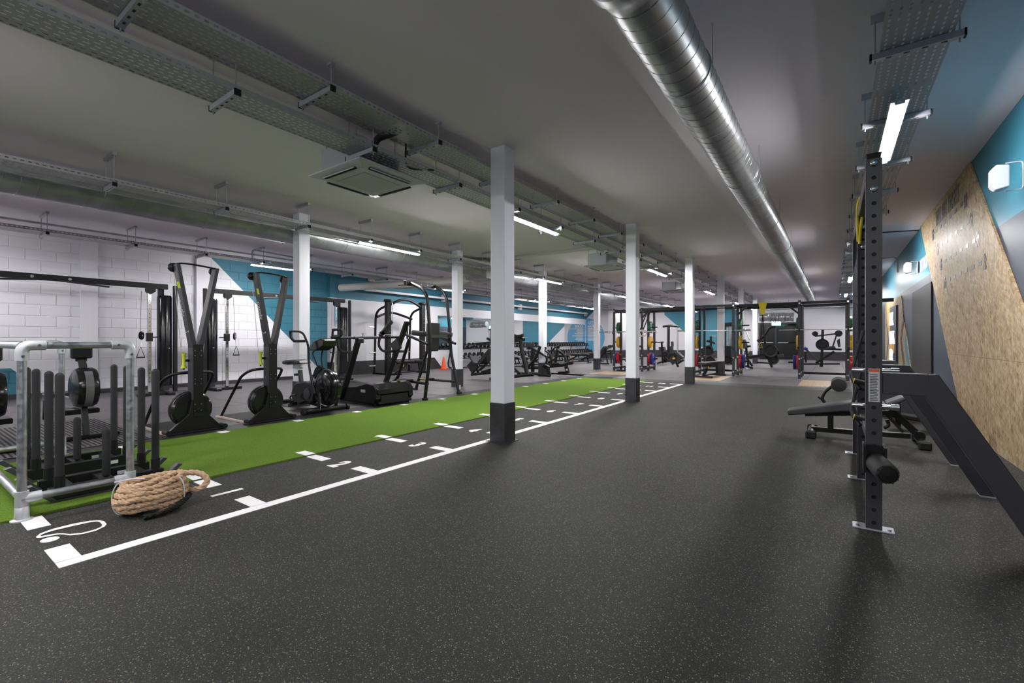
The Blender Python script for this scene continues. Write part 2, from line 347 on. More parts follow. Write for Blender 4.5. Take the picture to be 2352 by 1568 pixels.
# ------------------------------------------------------------------ columns
bmp = M()          # diamond studs for one checker-plate face, 0.19 wide, 0.45 high
def column(x1, y0, wd_, label, z1=.45, hide=0):
    """x1,y0 = corner nearest the camera; column runs to -x and +y"""
    c = thing('column', (x1 - wd_ / 2, y0 + wd_ / 2, 0), label, 'column', 'white square columns')
    M().bb(x1 - wd_, x1, y0, y0 + wd_, z1, ZC).build('shaft', WPAINT, c, bevel=.006)
    e = .006
    M().bb(x1 - wd_ - e, x1 + e, y0 - e, y0 + wd_ + e, .005, z1).build('checker_plate', CHK, c)
    d = M(); n = 0
    if y0 < 14:
        rows = int((z1 - .02) / .026); cols = 8
        for r in range(rows):
            for q in range(cols):
                sgn = 1 if (r + q) % 2 else -1
                t = (q + .5) / cols * (wd_ + 2 * e); zz = .02 + r * .026
                d.bar((x1 + e - t - .006, y0 - e, zz - .008 * sgn), (x1 + e - t + .006, y0 - e, zz + .008 * sgn), .004, .005)
                d.bar((x1 + e, y0 - e + t - .006, zz - .008 * sgn), (x1 + e, y0 - e + t + .006, zz + .008 * sgn), .004, .005)
        ob = d.build('plate_studs', STUD, c); ob['kind'] = 'stuff'
    M().bb(x1 - wd_ - .05, x1 + .03, y0 - .03, y0 + wd_ + .05, 0, .006).build('base_flange', CHK, c)
    return c
CA = [(-3.05, 4.17), (-3.055, 8.39), (-3.07, 12.72), (-3.08, 16.95), (-3.08, 21.2), (-3.08, 25.4)]
od = ['nearest', 'second', 'third', 'fourth', 'fifth', 'sixth', 'seventh', 'eighth', 'ninth', 'tenth', 'eleventh', 'twelfth']
for n_, (x_, y_) in enumerate(CA):
    column(x_, y_, .2, ('large white column standing on the lane scale, nearest of all columns' if n_ == 0 else '%s column from the camera in the row along the white scale' % od[n_]))
for n_, px_ in enumerate((687, 1051, 1249, 1374)):
    y_ = PX(px_, 700, -7.6).y
    column(-7.6, y_, .2, '%s column from the left in the row behind the machines' % ['first', 'second', 'third', 'fourth'][n_])
# ------------------------------------------------------------------ ceiling services
def tray(name, x0, x1, y0, y1, z, label, lip=.05, hole=True):
    m = M(); nx = max(3, int((x1 - x0) / .042)); ny = int((y1 - y0) / .055); dx = (x1 - x0) / nx; dy = (y1 - y0) / ny
    V, Fc = m.v, m.f
    for i in range(nx):
        for j in range(ny):
            a, b = x0 + i * dx, y0 + j * dy; off = .25 if i % 2 else 0
            hx0, hx1 = a + dx * .36, a + dx * .64; hy0, hy1 = b + dy * (.12), b + dy * (.68)
            if i % 2: hy0, hy1 = b + dy * .38, b + dy * .92
            k0 = len(V)
            for (q, w_) in ((a, b), (a + dx, b), (a + dx, b + dy), (a, b + dy), (hx0, hy0), (hx1, hy0), (hx1, hy1), (hx0, hy1)): V.append(Vector((q, w_, z)))
            for q in range(4): Fc.append([k0 + q, k0 + (q + 1) % 4, k0 + 4 + (q + 1) % 4, k0 + 4 + q]); m.s.append(False)
    for xe in (x0, x1):
        for j in range(ny):
            b = y0 + j * dy; k0 = len(V)
            for (q, w_) in ((b, z), (b + dy, z), (b + dy, z + lip), (b, z + lip), (b + dy * .25, z + lip * .4), (b + dy * .75, z + lip * .4), (b + dy * .75, z + lip * .65), (b + dy * .25, z + lip * .65)): V.append(Vector((xe, q, w_)))
            for q in range(4): Fc.append([k0 + q, k0 + (q + 1) % 4, k0 + 4 + (q + 1) % 4, k0 + 4 + q]); m.s.append(False)
    return tag(m.build(name, TRAYM), label, 'cable tray')
# (row, x0, x1, z, first strut y, step)
ROWS = [('right_of_lane', -3.69, -3.32, 3.215, .93, 1.218, 'perforated tray nearest the column row, hung close to the ceiling'),
        ('left_of_lane', -3.95, -3.62, 3.02, 1.565, 1.225, 'perforated tray hung low beside the column row, carrying the lamps'),
        ('middle', -7.24, -6.97, 3.04, 1.68, 1.22, 'perforated tray hung above the machines in front of the round duct'),
        ('wall', -11.55, -11.13, 3.05, 1.79, 1.22, 'thin perforated tray hung along the white block wall'),
        ('rig', .26, .63, 3.14, 3.995, 1.225, 'perforated tray hung over the rig beside the slate wall')]
def hanger(x0, x1, z, both):
    hg = thing('tray_hanger', (0, 0, ZC), '', 'tray hanger')
    ORG[hg.name] = Vector()
    hg.location = (0, 0, 0)
    M().bb(x0 - .05, x1 + .05, -.021, .021, z - .047, z - .006).build('strut', ZINC, hg)
    hl = M()
    for q in range(4): hl.box((x0 + (x1 - x0) * (q + .5) / 4, 0, z - .0475), (.03, .014, .002))
    hl.build('strut_slots', BLK, hg)['kind'] = 'stuff'
    for xe in (x0 - .05, x1 + .05): M().box((xe, 0, z - .026), (.012, .046, .046)).build('end_cap', BLKM, hg)
    for xe in (x0 - .025, x1 + .025):
        low = xe > -3.7 and xe < -3.5 and z < 3.1
        M().cyl((xe, 0, z - .075), (xe, 0, 3.205 if low else ZC), .005, n=6).build('threaded_rod', ZINC, hg)
    if both:
        M().bb(x0 - .05, x1 + .05, -.021, .021, ZC - .041, ZC).build('ceiling_strut', ZINC, hg)
    else:
        for xe in ((x0 - .025,) if z < 3.1 else (x0 - .025, x1 + .025)): M().bb(xe - .03, xe + .03, -.02, .02, ZC - .02, ZC).build('ceiling_clip', ZINC, hg)
    return hg
for rn, (nm, x0, x1, z_, y0, stp, lab) in enumerate(ROWS):
    tray('cable_tray', x0, x1, -8.0, 31.0, z_, lab)
    h0 = hanger(x0, x1, z_, nm in ('middle', 'wall', 'rig'))
    lb = {'right_of_lane': 'zinc strut hanger under the high tray nearest the column row', 'left_of_lane': 'zinc strut hanger under the low lamp tray beside the column row', 'middle': 'zinc strut hanger under the tray in front of the round duct', 'wall': 'zinc strut hanger under the thin tray by the white block wall', 'rig': 'zinc strut hanger under the tray over the rig'}[nm]
    gp = lb.replace('zinc strut hanger', 'hangers'); h0['label'] = lb; h0['group'] = gp
    q = 0; yy = y0
    while yy < 26.4:
        o = h0 if q == 0 else dup(h0, (0, yy, 0)); o.location = (0, yy, 0); o['label'] = nth(q) + ' ' + lb; q += 1; yy += stp
def lamp(x, y, z, label, L=1.5, zt=3.1):
    t = thing('led_batten', (x, y, z), label, 'lamp', 'lit LED battens')
    M().bb(x - .06, x + .06, y - L / 2, y + L / 2, z + .0, z + .018).build('housing', GPLA, t, bevel=.004)
    for e in (-.45, .45): M().bb(x - .02, x + .02, y + e - .015, y + e + .015, z + .018, zt - .001).build('mount_bracket', ZINC, t)
    d = M(); pr = [(-.03, .0), (-.03, -.006), (-.022, -.018), (.022, -.018), (.03, -.006), (.03, .0)]
    d.prism([(x + a, y - L / 2 + .012, z + b) for a, b in pr], (0, L - .024, 0)); d.build('diffuser', LED, t)
    for e in (-1, 1): M().bb(x - .032, x + .032, y + e * (L / 2 - .008) - .006, y + e * (L / 2 - .008) + .006, z - .02, z + .019).build('end_cap', WPLA, t)
    return t
LROW = [('tray beside the column row', -3.79, 2.95, (-6.2, -.42, 5.92, 12.0, 18.2, 24.2, 29.6)), ('tray in front of the round duct', -7.1, 2.97, (-6.2, -.95, 5.92, 12.0, 18.3, 24.3, 29.6)),
        ('tray along the white block wall', -11.34, 2.98, (-6.2, -.2, 6.0, 12.1, 18.1, 23.6, 29.6)), ('tray over the rig', .43, 3.06, (-6.9, -.9, 5.45, 11.5, 17.6, 23.6, 29.6))]  # farthest lamp in each row is added to brighten the far end
for nm, x_, z_, ys in LROW:
    for q, y_ in enumerate(ys):
        if q == 0: lb = 'lit lamp under the %s, far behind the viewer' % nm
        elif q == 1: lb = 'lit lamp under the %s, level with the viewer' % nm
        else: lb = '%s lit white batten lamp under the %s' % (od[q - 2], nm)
        lamp(x_, y_, z_, lb, 1.5, {-3.79: 3.02, -7.1: 3.04, -11.34: 3.05, .43: 3.14}[x_])
# round spiral ducts
def duct(x, z, r, y0, y1, pitch, label):
    t = thing('spiral_duct', (x, (y0 + y1) / 2, z - r), label, 'duct')
    M().tube([(x, y0, z), (x, y1, z)], r, 40, caps=True).build('duct_pipe', DUCT, t)
    m = M(); n = int((y1 - y0) / pitch * 20); pts = [(x + r * math.cos(2 * math.pi * i / 20), y0 + pitch * i / 20, z + r * math.sin(2 * math.pi * i / 20)) for i in range(n + 1)]
    m.tube(pts, .0035, 4); m.build('spiral_seam', DUCT, t)
    yy = y0 + 1.1
    while yy < y1:
        M().lathe([(r + .002, -.02), (r + .008, -.015), (r + .008, .015), (r + .002, .02)], (x, yy, z), (0, 1, 0), 40).build('joint_collar', DUCT, t)
        if z + r < ZC - .03:
            for sx in (-1, 1): M().cyl((x + sx * (r + .012), yy, z), (x + sx * (r + .012), yy, ZC), .004, n=5).build('hanger_rod', ZINC, t)
        yy += 2.45
    return t
dmain = duct(-.885, 3.12, .18, 2.32, 26.2, .13, 'round galvanised spiral duct running down the room near the right')
duct(-8.0, 3.14, .225, -3.0, 9.3, .15, 'large round galvanised duct above the machines on the left')
duct(-8.0, 3.14, .225, 10.6, 26.0, .15, 'far length of the large round duct past the square junction')
M().lathe([(.183, .12), (.19, .06), (.21, .02), (.212, -.05), (.2, -.06)], (-.885, 2.25, 3.12), (0, 1, 0), 40).build('end_collar', DUCT, dmain)
t = thing('duct_junction', (-8.0, 9.95, 2.9), 'square galvanised duct junction joining the round duct lengths', 'duct')
n_ = 16
for ya, yb in ((9.3, 9.62), (10.6, 10.28)):
    A = [Vector((-8.0 + .225 * math.cos(2 * math.pi * i / 16), ya, 3.14 + .225 * math.sin(2 * math.pi * i / 16))) for i in range(16)]
    Bq = [Vector((-8.0 + max(-1, min(1, 1.42 * math.cos(2 * math.pi * i / 16))) * .36, yb, 3.1 + max(-1, min(1, 1.42 * math.sin(2 * math.pi * i / 16))) * .25)) for i in range(16)]
    M().add(A + Bq, [(i, (i + 1) % 16, 16 + (i + 1) % 16, 16 + i) for i in range(16)]).build('taper', DUCT, t)
M().bb(-8.36, -7.64, 9.62, 10.28, 2.85, 3.35).build('box', DUCT, t, bevel=.004)
# pipes
def pipe(pts, r, mat, label, rad=.15, name='ceiling_pipe'):
    return tag(M().tube(fillet(pts, rad, 6), r, 12).build(name, mat), label, 'pipe')
pipe([(-4.12, -3, 3.34), (-4.22, 9.5, 3.34), (-4.22, 9.8, 3.34), (-7.6, 9.8, 3.34)], .045, PIPEW, 'cream pipe running along the ceiling between the two trays')
pipe([(-7.42, -3, 3.03), (-7.42, 26, 3.03)], .012, GALV, 'thin steel tube below the round duct', name='conduit')  # thin straight tube run along below the duct
pipe([(-11.0, -3, 3.16), (-11.0, 26, 3.16)], .018, GALV, 'slim conduit beside the wall tray', name='conduit')
pipe([(-12.2, 9.3, 3.12), (-12.2, 26.0, 3.12)], .05, PIPEW, 'white pipe above the mirrors along the left wall')
pipe([(-12.7, 8.6, 2.83), (-9.2, 9.6, 2.86), (-8.48, 9.9, 2.94)], .11, PIPEW, 'thick white branch duct reaching from wall to square junction')
pipe([(-11.9, 10.2, 2.92), (-10.2, 11.2, 2.93), (-8.3, 11.4, 3.1)], .05, PIPEW, 'white branch pipe past the square junction')
pipe([(-10.6, 9.0, 3.22), (-10.6, 26.0, 3.22)], .03, PIPEW, 'slim white pipe over the free weights')
pipe([(-9.6, 10.5, 3.2), (-9.6, 26.0, 3.2)], .03, GALV, 'slim steel pipe over the free weights')
tag(M().bb(-12.86, -12.78, 9.6, 26.5, 2.83, 2.9).build('wall_trunking', WPLA), 'long white cable trunking on the teal wall above the mirrors', 'trunking')
pipe([(-11.13, 5.2, 3.1), (-11.13, 5.2, 3.3), (-11.3, 6.3, 3.3), (-11.3, 6.3, 3.05)], .015, GALV, 'bent steel conduit loop over the wall tray', .08, 'conduit')
# air conditioning cassettes
def cassette(x, y, z, label, s=.86):
    t = thing('ceiling_cassette', (x, y, z), label, 'air conditioner', 'ceiling cassettes')
    M().prism([(x - s / 2, y - s / 2, z + .03), (x + s / 2, y - s / 2, z + .03), (x + s / 2, y + s / 2, z + .03), (x - s / 2, y + s / 2, z + .03)], (0, 0, .02)).build('panel_rim', WPLA, t, bevel=.006)
    a = s / 2; b = s / 2 - .12; m = M()
    lo = [(x + i * b, y + j * b, z) for i, j in ((-1, -1), (1, -1), (1, 1), (-1, 1))]; hi = [(x + i * a, y + j * a, z + .03) for i, j in ((-1, -1), (1, -1), (1, 1), (-1, 1))]
    m.add(lo + hi, [(3, 2, 1, 0)] + [(i, (i + 1) % 4, 4 + (i + 1) % 4, 4 + i) for i in range(4)]); m.build('panel', WPLA, t)
    M().bb(x - .23, x + .23, y - .23, y + .23, z - .004, z + .002).build('intake_grille', GPLA, t)
    for i, j in ((0, -1), (0, 1), (-1, 0), (1, 0)):
        q = s / 2 - .085; dx, dy = (.26, .014) if i == 0 else (.014, .26)
        f = M().box((x + i * q, y + j * q, z + .006), (dx * 2, dy * 2, .02)).build('air_slot', BLK, t)
        M().box((x + i * (q + .012), y + j * (q + .012), z - .0), (dx * 2 if i == 0 else .03, dy * 2 if j == 0 else .03, .008)).build('louvre', WPLA, f)
    M().bb(x - .37, x + .11, y - .33, y + .33, z + .05, z + .33).build('casing', ZINC, t, bevel=.01)
    for i in (-1, 1):
        for j in (-1, 1): M().cyl((x - .13 + i * .26, y + j * .25, z + .06), (x - .13 + i * .26, y + j * .25, ZC), .006, n=6).build('hanger_rod', ZINC, t)
    return t
cassette(-4.1, 3.12, 2.87, 'white square ceiling cassette nearest, below the low lamp tray', .87)
cassette(-4.38, 10.15, 2.88, 'second white ceiling cassette, between two columns', .84)
cassette(-4.6, 16.6, 2.9, 'third white ceiling cassette, far down the room', .84)
t = tag(M().tube(fillet([(-3.5, 3.05, 3.26), (-3.75, 2.95, 3.2), (-3.8, 2.95, 3.1)], .08), .035, 10).tube(fillet([(-3.6, 3.2, 3.2), (-3.72, 3.3, 3.0), (-3.6, 3.6, 3.05)], .1), .01, 6).build('insulated_hose', CABLE), 'black insulated hose joining high tray and nearest cassette', 'hose')
# smoke detector
t = thing('smoke_detector', (-3.9, 9.0, 2.97), 'small round white smoke detector under the lamp tray', 'detector')
M().lathe([(.05, .05), (.055, .02), (.04, 0), (.001, -.005)], (-3.78, 8.7, 2.96), (0, 0, 1), 16).build('housing', WPLA, t); M().lathe([(.03, 0), (.028, -.012), (.001, -.014)], (-3.78, 8.7, 2.96), (0, 0, 1), 12).build('sensor', BLK, t)
# ------------------------------------------------------------------ right wall: strand board, lettering, panels, speakers
def clip(poly, ax, val, keep):
    out = []; n = len(poly)
    for i in range(n):
        a, b = poly[i], poly[(i + 1) % n]; ia = (a[ax] - val) * keep >= 0; ib = (b[ax] - val) * keep >= 0
        if ia: out.append(a)
        if ia != ib:
            t = (val - a[ax]) / (b[ax] - a[ax]); out.append((a[0] + t * (b[0] - a[0]), a[1] + t * (b[1] - a[1])))
    return out
ob_ = thing('strand_board_panel', (1.4, 8, 0), 'large slanted wooden strand board wall panel for ball targets', 'wall panel')
full = [(11.86, 3.39), (7.94, 3.39), (4.5, .0), (8.2, .0)]
for zb, za, cuts in ((.0, .975, (4, 5.63, 8.07, 9.3)), (.975, 3.41, (4, 5.6, 6.85, 8.07, 9.3, 10.5, 12))):
    band = clip(clip(full, 1, zb + .0015, 1), 1, za - .0015, -1)
    for c0, c1 in zip(cuts, cuts[1:]):
        pc = clip(clip(band, 0, c0 + .0015, 1), 0, c1 - .0015, -1)
        if len(pc) > 2: M().prism([(XR - .022, a, b) for a, b in pc], (.02, 0, 0)).build('board', OSB, ob_)
RV = (0, -1, 0); UP = (0, 0, 1)
text('target_lettering', 'WALL BALL TARGETS', .335, INK, ob_, (XR - .0235, 10.22, 3.06), RV, UP, bold=.01, shear=.2, extrude=.001, sx=.53)
for z_, ya, yb, tx in ((2.97, 10.43, 8.17, '10ft'), (2.66, 9.97, 7.83, '9ft'), (2.37, 9.69, 7.53, '8ft'), (2.06, 9.39, 7.23, '7ft')):
    text('height_mark', tx, .25, INK, ob_, (XR - .0235, ya + .12, z_ - .09), RV, UP, bold=.006, extrude=.001, sx=.48)
    text('height_mark', tx, .25, INK, ob_, (XR - .0235, yb + .06, z_ - .09), RV, UP, bold=.006, extrude=.001, sx=.48)
    for q in range(6):
        yy = ya - .28 - q * (ya - yb - .46) / 5; M().bb(XR - .0245, XR - .0225, yy - .07, yy + .07, z_ - .025, z_ + .025).build('target_dash', INK, ob_)
text('handstand_lettering', 'HANDSTANDS', .34, WPLA, bpy.data.objects['wall_right'], (XR - .002, 12.6, 2.52), RV, UP, bold=.008, shear=.2, extrude=.001, sx=.62)
t = thing('wall_board', (XR, 11.8, .43), 'large dark grey board on the slate wall beside the strand board', 'board')
M().bb(XR - .03, XR - .002, 10.62, 12.95, .44, 2.19).build('board_face', mk('dark_grey_laminate', (.022, .021, .022), .5, spec=.25), t, bevel=.004)
t = thing('wall_socket', (XR, 9.79, .41), 'small white socket box on the dark skirting edge', 'socket'); M().bb(XR - .05, XR - .013, 9.74, 9.84, .41, .5).build('box', WPLA, t, bevel=.005)
def speaker(px, py, label):
    c = PX(px, py, 1.25); t = thing('wall_speaker', c, label, 'speaker', 'white wall speakers'); hw, hh = .06, .115
    prof = [(-.055, -.7), (-.025, -1), (.06, -.85), (.06, .85), (-.025, 1), (-.055, .7)]
    body = M(); body.prism([(c.x + a - .02, c.y - hw * .9, c.z + b * hh) for a, b in prof], (0, hw * 1.8, 0)); body.build('cabinet', WPLA, t, bevel=.012, seg=3)
    M().bb(c.x - .08, c.x - .0755, c.y - .045, c.y + .045, c.z - .07, c.z + .07).build('grille', WPLA, t)
    br = M().tube(fillet([(c.x + .02, c.y, c.z + hh + .01), (XR - .03, c.y, c.z + hh + .01), (XR - .03, c.y, c.z - hh - .01), (c.x + .02, c.y, c.z - hh - .01)], .03), .006, 6)
    br.build('bracket', WPLA, t); M().bb(XR - .02, XR - .001, c.y - .025, c.y + .025, c.z - .11, c.z + .11).build('wall_plate', BLKM, t)
speaker(2302, 408, 'white speaker on bracket on teal wall right of the strand board')
speaker(2088, 615, 'white speaker on bracket left of the white lettering')
# second strand board with chevrons and its tall black sign
ob2 = thing('chevron_board', (XR, 15, 0), 'far strand board on slate wall with painted chevron stripes', 'wall panel')
def c2(p, X=XR): return PX(2020 + p[0] / 7.84, 680 + p[1] / 7.84, X)
def poly2(pts, mat, nm, d=.014, par=None, X=XR - .004): M().prism([c2(p, X) for p in pts], (-d, 0, 0)).build(nm, mat, par or ob2)
poly2([(108, 128), (402, -10), (437, 340), (400, 620), (415, 790), (455, 470), (485, 640), (605, 1500), (112, 1500)], OSB, 'board', .012)
poly2([(437, 335), (452, 440), (415, 790), (505, 1505), (470, 1505), (385, 790)], DARKV, 'dark_chevron')
poly2([(484, 665), (503, 800), (600, 1500), (552, 1500), (458, 800)], TEALM, 'teal_stripe')
poly2([(112, 200), (128, 420), (180, 795), (128, 1250), (116, 1250), (160, 795)], DARKV, 'dark_chevron')
poly2([(133, 120), (165, 105), (228, 780), (190, 1290), (150, 1290), (198, 800)], YVIN, 'ochre_chevron')
sg = thing('upright_sign', c2((290, 1300)), 'tall black board with three white lettered boxes on far wall', 'sign')
M().prism([c2(p) for p in ((235, 210), (350, 158), (350, 1310), (235, 1265))], (-.06, 0, 0)).build('sign_board', NAVY, sg)
for pts in ([(234, 305), (298, 282), (290, 400), (308, 515), (234, 530)], [(232, 632), (322, 620), (312, 700), (330, 855), (232, 858)], [(232, 958), (275, 950), (298, 1000), (285, 1100), (300, 1195), (232, 1170)]):
    M().prism([c2(p) + Vector((-.06, 0, 0)) for p in pts], (-.006, 0, 0)).build('white_letter', SCREEN, sg)
M().prism([c2(p) + Vector((-.06, 0, 0)) for p in ((234, 865), (328, 860), (320, 1030), (234, 950))], (-.004, 0, 0)).build('ochre_band', YVIN, sg)
pipe([(XR - .03, 11.95, 3.34), (.9, 11.95, 3.37), (.3, 11.95, 3.38)], .012, CABLE, 'thin black cable along the ceiling beside the strand board', .05, 'ceiling_cable')
pipe([(XR - .03, 15.6, 2.95), (XR - .03, 15.6, 3.36), (.3, 15.6, 3.36)], .018, WPLA, 'bent white conduit dropping down the teal wall', .12, 'conduit')
# ------------------------------------------------------------------ left wall: mirrors, speakers, trims
for q in range(5):
    y0 = 13.42 + q * 2.7
    t = thing('wall_mirror', (XL, y0 + 1.35, .92), '%s wall mirror pane behind the dumbbell racks' % od[q], 'mirror', 'mirror panes above the dumbbells')
    M().bb(XL + .004, XL + .012, y0 + .004, y0 + 2.696, .78, 2.185).build('glass', MIRR, t)
    M().bb(XL, XL + .004, y0 + .002, y0 + 2.698, .775, 2.19).build('backing', ZINC, t)
for q, (px, py) in enumerate(((1020, 685), (1194, 705), (1345, 721))):
    c = PX(px, py, XL + .12); t = thing('wall_speaker', c, '%s small white speaker on the teal band above the mirrors' % od[q], 'speaker', 'white wall speakers')
    M().box(c, (.16, .2, .28)).build('cabinet', WPLA, t, bevel=.02, seg=2); M().box(c + Vector((.084, 0, 0)), (.006, .16, .23)).build('grille', GPLA, t); M().box(c - Vector((.1, 0, 0)), (.04, .06, .1)).build('bracket', BLKM, t)
t = thing('traffic_cone', (-12.6, 13.15, 0), 'orange traffic cone standing by the left wall beside the multipress rack', 'cone')
M().bb(-12.75, -12.45, 13.0, 13.3, .012, .04).build('base', ORA, t, bevel=.01); M().lathe([(.11, .04), (.03, .5), (.028, .51)], (-12.6, 13.15, 0), (0, 0, 1), 16).build('cone', ORA, t); M().lathe([(.081, .2), (.062, .3)], (-12.6, 13.15, .0), (0, 0, 1), 16).build('band', WPLA, t)
# disc sign on the corner wall
t = thing('disc_sign', (-12.4, 27, .7), 'round blue lettered disc on the white end wall by the mirrors', 'sign')
Yd = 26.995
def dd_(p): return PY(1300 + p[0] / 11.2, 720 + p[1] / 11.2, Yd)
ctr = dd_((545, 470)); rd = (dd_((995, 470)) - ctr).x
pts = [Vector((ctr.x + rd * math.cos(a), Yd, 1.37 + rd * math.sin(a))) for a in [2 * math.pi * i / 48 for i in range(48)]]
pts = [Vector((max(p.x, XL + .02), p.y, p.z)) for p in pts]
M().prism(pts, (0, -.004, 0)).build('disc', CIRC, t)
text('disc_title', "LIFTER'S\nCODE", .27, WPLA, t, dd_((570, 262)) + Vector((0, -.006, 0)), (1, 0, 0), UP, bold=.012, shear=.2, extrude=.001, sx=.8)
for q in range(11):
    p = dd_((572, 385 + q * 31)) + Vector((0, -.006, 0)); L = (1.05, .45, .5, .42, .62, .5, .8, .55, .5, .58, .4)[q]
    M().bb(p.x, p.x + L, Yd - .007, Yd - .005, p.z - .022, p.z + .022).build('text_line', SANDT if q in (0, 1, 3, 5) else WPLA, t)
# ------------------------------------------------------------------ galvanised storage bay for the sleds
cg = thing('tube_storage_bay', (-5.4, .95, 0), 'galvanised tube storage bay with elbow fittings around the push sleds', 'storage rack')
XF, XK, Y0, Y1, ZT, ZL = -4.325, -6.42, .58, 1.14, 1.14, .14
for xe in (XF, XK):
    M().tube([(xe, Y0, ZT), (xe, Y1, ZT)], .024, 20).build('top_rail', GALV, cg); M().tube([(xe, Y0, ZL), (xe, Y1, ZL)], .024, 20).build('lower_rail', GALV, cg)
    for ye in (Y0, Y1):
        M().tube([(xe, ye, .02), (xe, ye, ZT)], .024, 20).build('post', GALV, cg)
        M().lathe([(.055, 0), (.055, .008), (.036, .014), (.034, .09), (.03, .095)], (xe, ye, .0), (0, 0, 1), 20).build('floor_flange', FIT, cg)
        s = 1 if ye == Y0 else -1
        M().tube(fillet([(xe, ye, ZT - .1), (xe, ye, ZT + .002), (xe, ye + s * .11, ZT + .002)], .05, 6), .034, 18).build('elbow', FIT, cg)
        f = M().tube([(xe, ye, ZL - .05), (xe, ye, ZL + .05)], .034, 18).build('tee', FIT, cg); M().tube([(xe, ye, ZL), (xe, ye + s * .09, ZL)], .034, 18).build('tee_socket', FIT, f)
        for dz, dy in ((-.07, 0), (0, s * .075)):
            M().cyl((xe + .031, ye + dy, ZT + dz), (xe + .038, ye + dy, ZT + dz), .009, n=10).build('grub_screw', STEEL, cg)
        M().cyl((xe + .031, ye, ZL - .0), (xe + .038, ye, ZL), .009, n=10).build('grub_screw', STEEL, cg)
for zz in (ZT, ZL): M().tube([(XF, Y0, zz), (XK, Y0, zz)], .024, 20).build('cross_rail', GALV, cg)
# push sleds
def sled(xa, xb, label, mid, dy):
    t = thing('push_sled', ((xa + xb) / 2, 1.1, .014), label, 'sled', 'black push sleds')
    for q, xe in enumerate((xa, xb)):
        sk = M(); sk.prism([(xe - .035, .62, .15), (xe - .035, .66, .16), (xe - .035, .78, .03), (xe - .035, 1.42 + dy, .03), (xe - .035, 1.52 + dy, .13), (xe - .035, 1.55 + dy, .12), (xe - .035, 1.44 + dy, .016), (xe - .035, .76, .016)], (.07, 0, 0)); sk.build('skid', CHAR, t)
        rl = M().bb(xe - .03, xe + .03, .74, 1.42 + dy, .03, .115).build('rail', BLK, t, bevel=.004)
        M().bb(xe + .0301, xe + .0312, 1.2 + dy, 1.3 + dy, .055, .085).build('rail_sticker', WPLA, rl)
        for ye in (.8, 1.37 + dy):
            M().cyl((xe, ye, .1), (xe, ye, .2), .031, n=14).build('socket', BLK, t); M().capsule((xe, ye, .15), (xe, ye, .94), .0265, 14).build('post_sleeve', FOAM, t)
    for ye in (.86, 1.3): M().bb(xa, xb, ye - .03, ye + .03, .05, .1).build('cross_member', BLK, t)
    xm = mid; M().bb(xa, xb, 1.04, 1.12, .05, .1).build('cross_member', BLK, t); M().capsule((xm, 1.08, .1), (xm, 1.08, .49), .026, 14).build('weight_post', FOAM, t)
sled(-5.75, -5.37, 'black push sled standing further back in the tube bay', -5.52, .02)
sled(-4.905, -4.57, 'black push sled at the front of the tube bay, next to the rope', -4.66, .0)
# ------------------------------------------------------------------ coiled rope
rp = thing('coiled_rope', (-3.86, 1.14, 0), 'thick tan battle rope coiled and tied with white cable ties', 'rope')
rc = Vector((-3.86, 1.14, 0)); path = []; NL = 11
for i in range(NL * 40 + 1):
    tt = i / 40.0; a = 2 * math.pi * tt
    if tt < 6: lv = tt; rad = .172 - .03 * abs(lv - 2.6) / 2.6
    else: lv = 5.6 - (tt - 6) * .95; rad = .125 - .02 * abs(lv - 2.6) / 2.6
    tilt = .022 * math.sin(a + .8) + .01 * math.sin(2 * a + tt)
    path.append(rc + Vector((math.cos(a) * rad * 1.0, math.sin(a) * rad * 1.16, .024 + lv * .033 + tilt * (lv / 6) + .006 * RND.uniform(-1, 1))))
p_end = path[-1]
def rope(path, r, mat, par, nm, pitch=.115):
    d = [0]
    for a, b in zip(path, path[1:]): d.append(d[-1] + (b - a).length)
    for k_ in range(3):
        pts = []; u = None
        for i, p in enumerate(path):
            t = (path[min(i + 1, len(path) - 1)] - path[max(i - 1, 0)]).normalized()
            u = t.cross(Vector((0, 0, 1))).normalized() if abs(t.z) < .95 else Vector((1, 0, 0)); v = t.cross(u); an = 2 * math.pi * (d[i] / pitch + k_ / 3)
            pts.append(p + (u * math.cos(an) + v * math.sin(an)) * r * .52)
        M().tube(pts, r * .56, 7).build(nm, mat, par)
def smooth(pts, n=6):
    pts = [Vector(p) for p in pts]; out = []
    for i in range(len(pts) - 1):
        a = pts[max(i - 1, 0)]; b = pts[i]; c = pts[i + 1]; d = pts[min(i + 2, len(pts) - 1)]
        for j in range(n):
            t = j / n; out.append(.5 * ((2 * b) + (c - a) * t + (2 * a - 5 * b + 4 * c - d) * t * t + (3 * b - a - 3 * c + d) * t ** 3))
    return out + [pts[-1]]
rope(path, .0205, ROPE, rp, 'rope_strand')
tail = smooth([rc + Vector(v) for v in ((-.1, -.1, .2), (-.02, .05, .225), (.0, .16, .215), (.05, .26, .2), (.1, .3, .15), (.1, .26, .1), (.05, .2, .09))], 8)
rope(tail, .0205, ROPE, rp, 'rope_strand')
hd = smooth([rc + Vector(v) for v in ((.19, -.1, .022), (.2, -.02, .024), (.17, .1, .045), (.1, .19, .08))], 8)
rope(hd, .019, BLKM, rp, 'black_handle', .05)
M().cyl(rc + Vector((.05, .2, .09)), rc + Vector((.0, .18, .09)), .022, n=12).build('black_end_cap', GLOSS, rp)
for an in (-1.9, .72):
    c = rc + Vector((math.cos(an) * .145, math.sin(an) * .17, .115)); o = Vector((math.cos(an), math.sin(an), 0))
    M().tube([c + o * (.045 * math.cos(b)) + Vector((0, 0, .108 * math.sin(b) - .004)) for b in [2 * math.pi * i / 24 for i in range(24)]], .004, 6, closed=True).build('cable_tie', WPLA, rp)
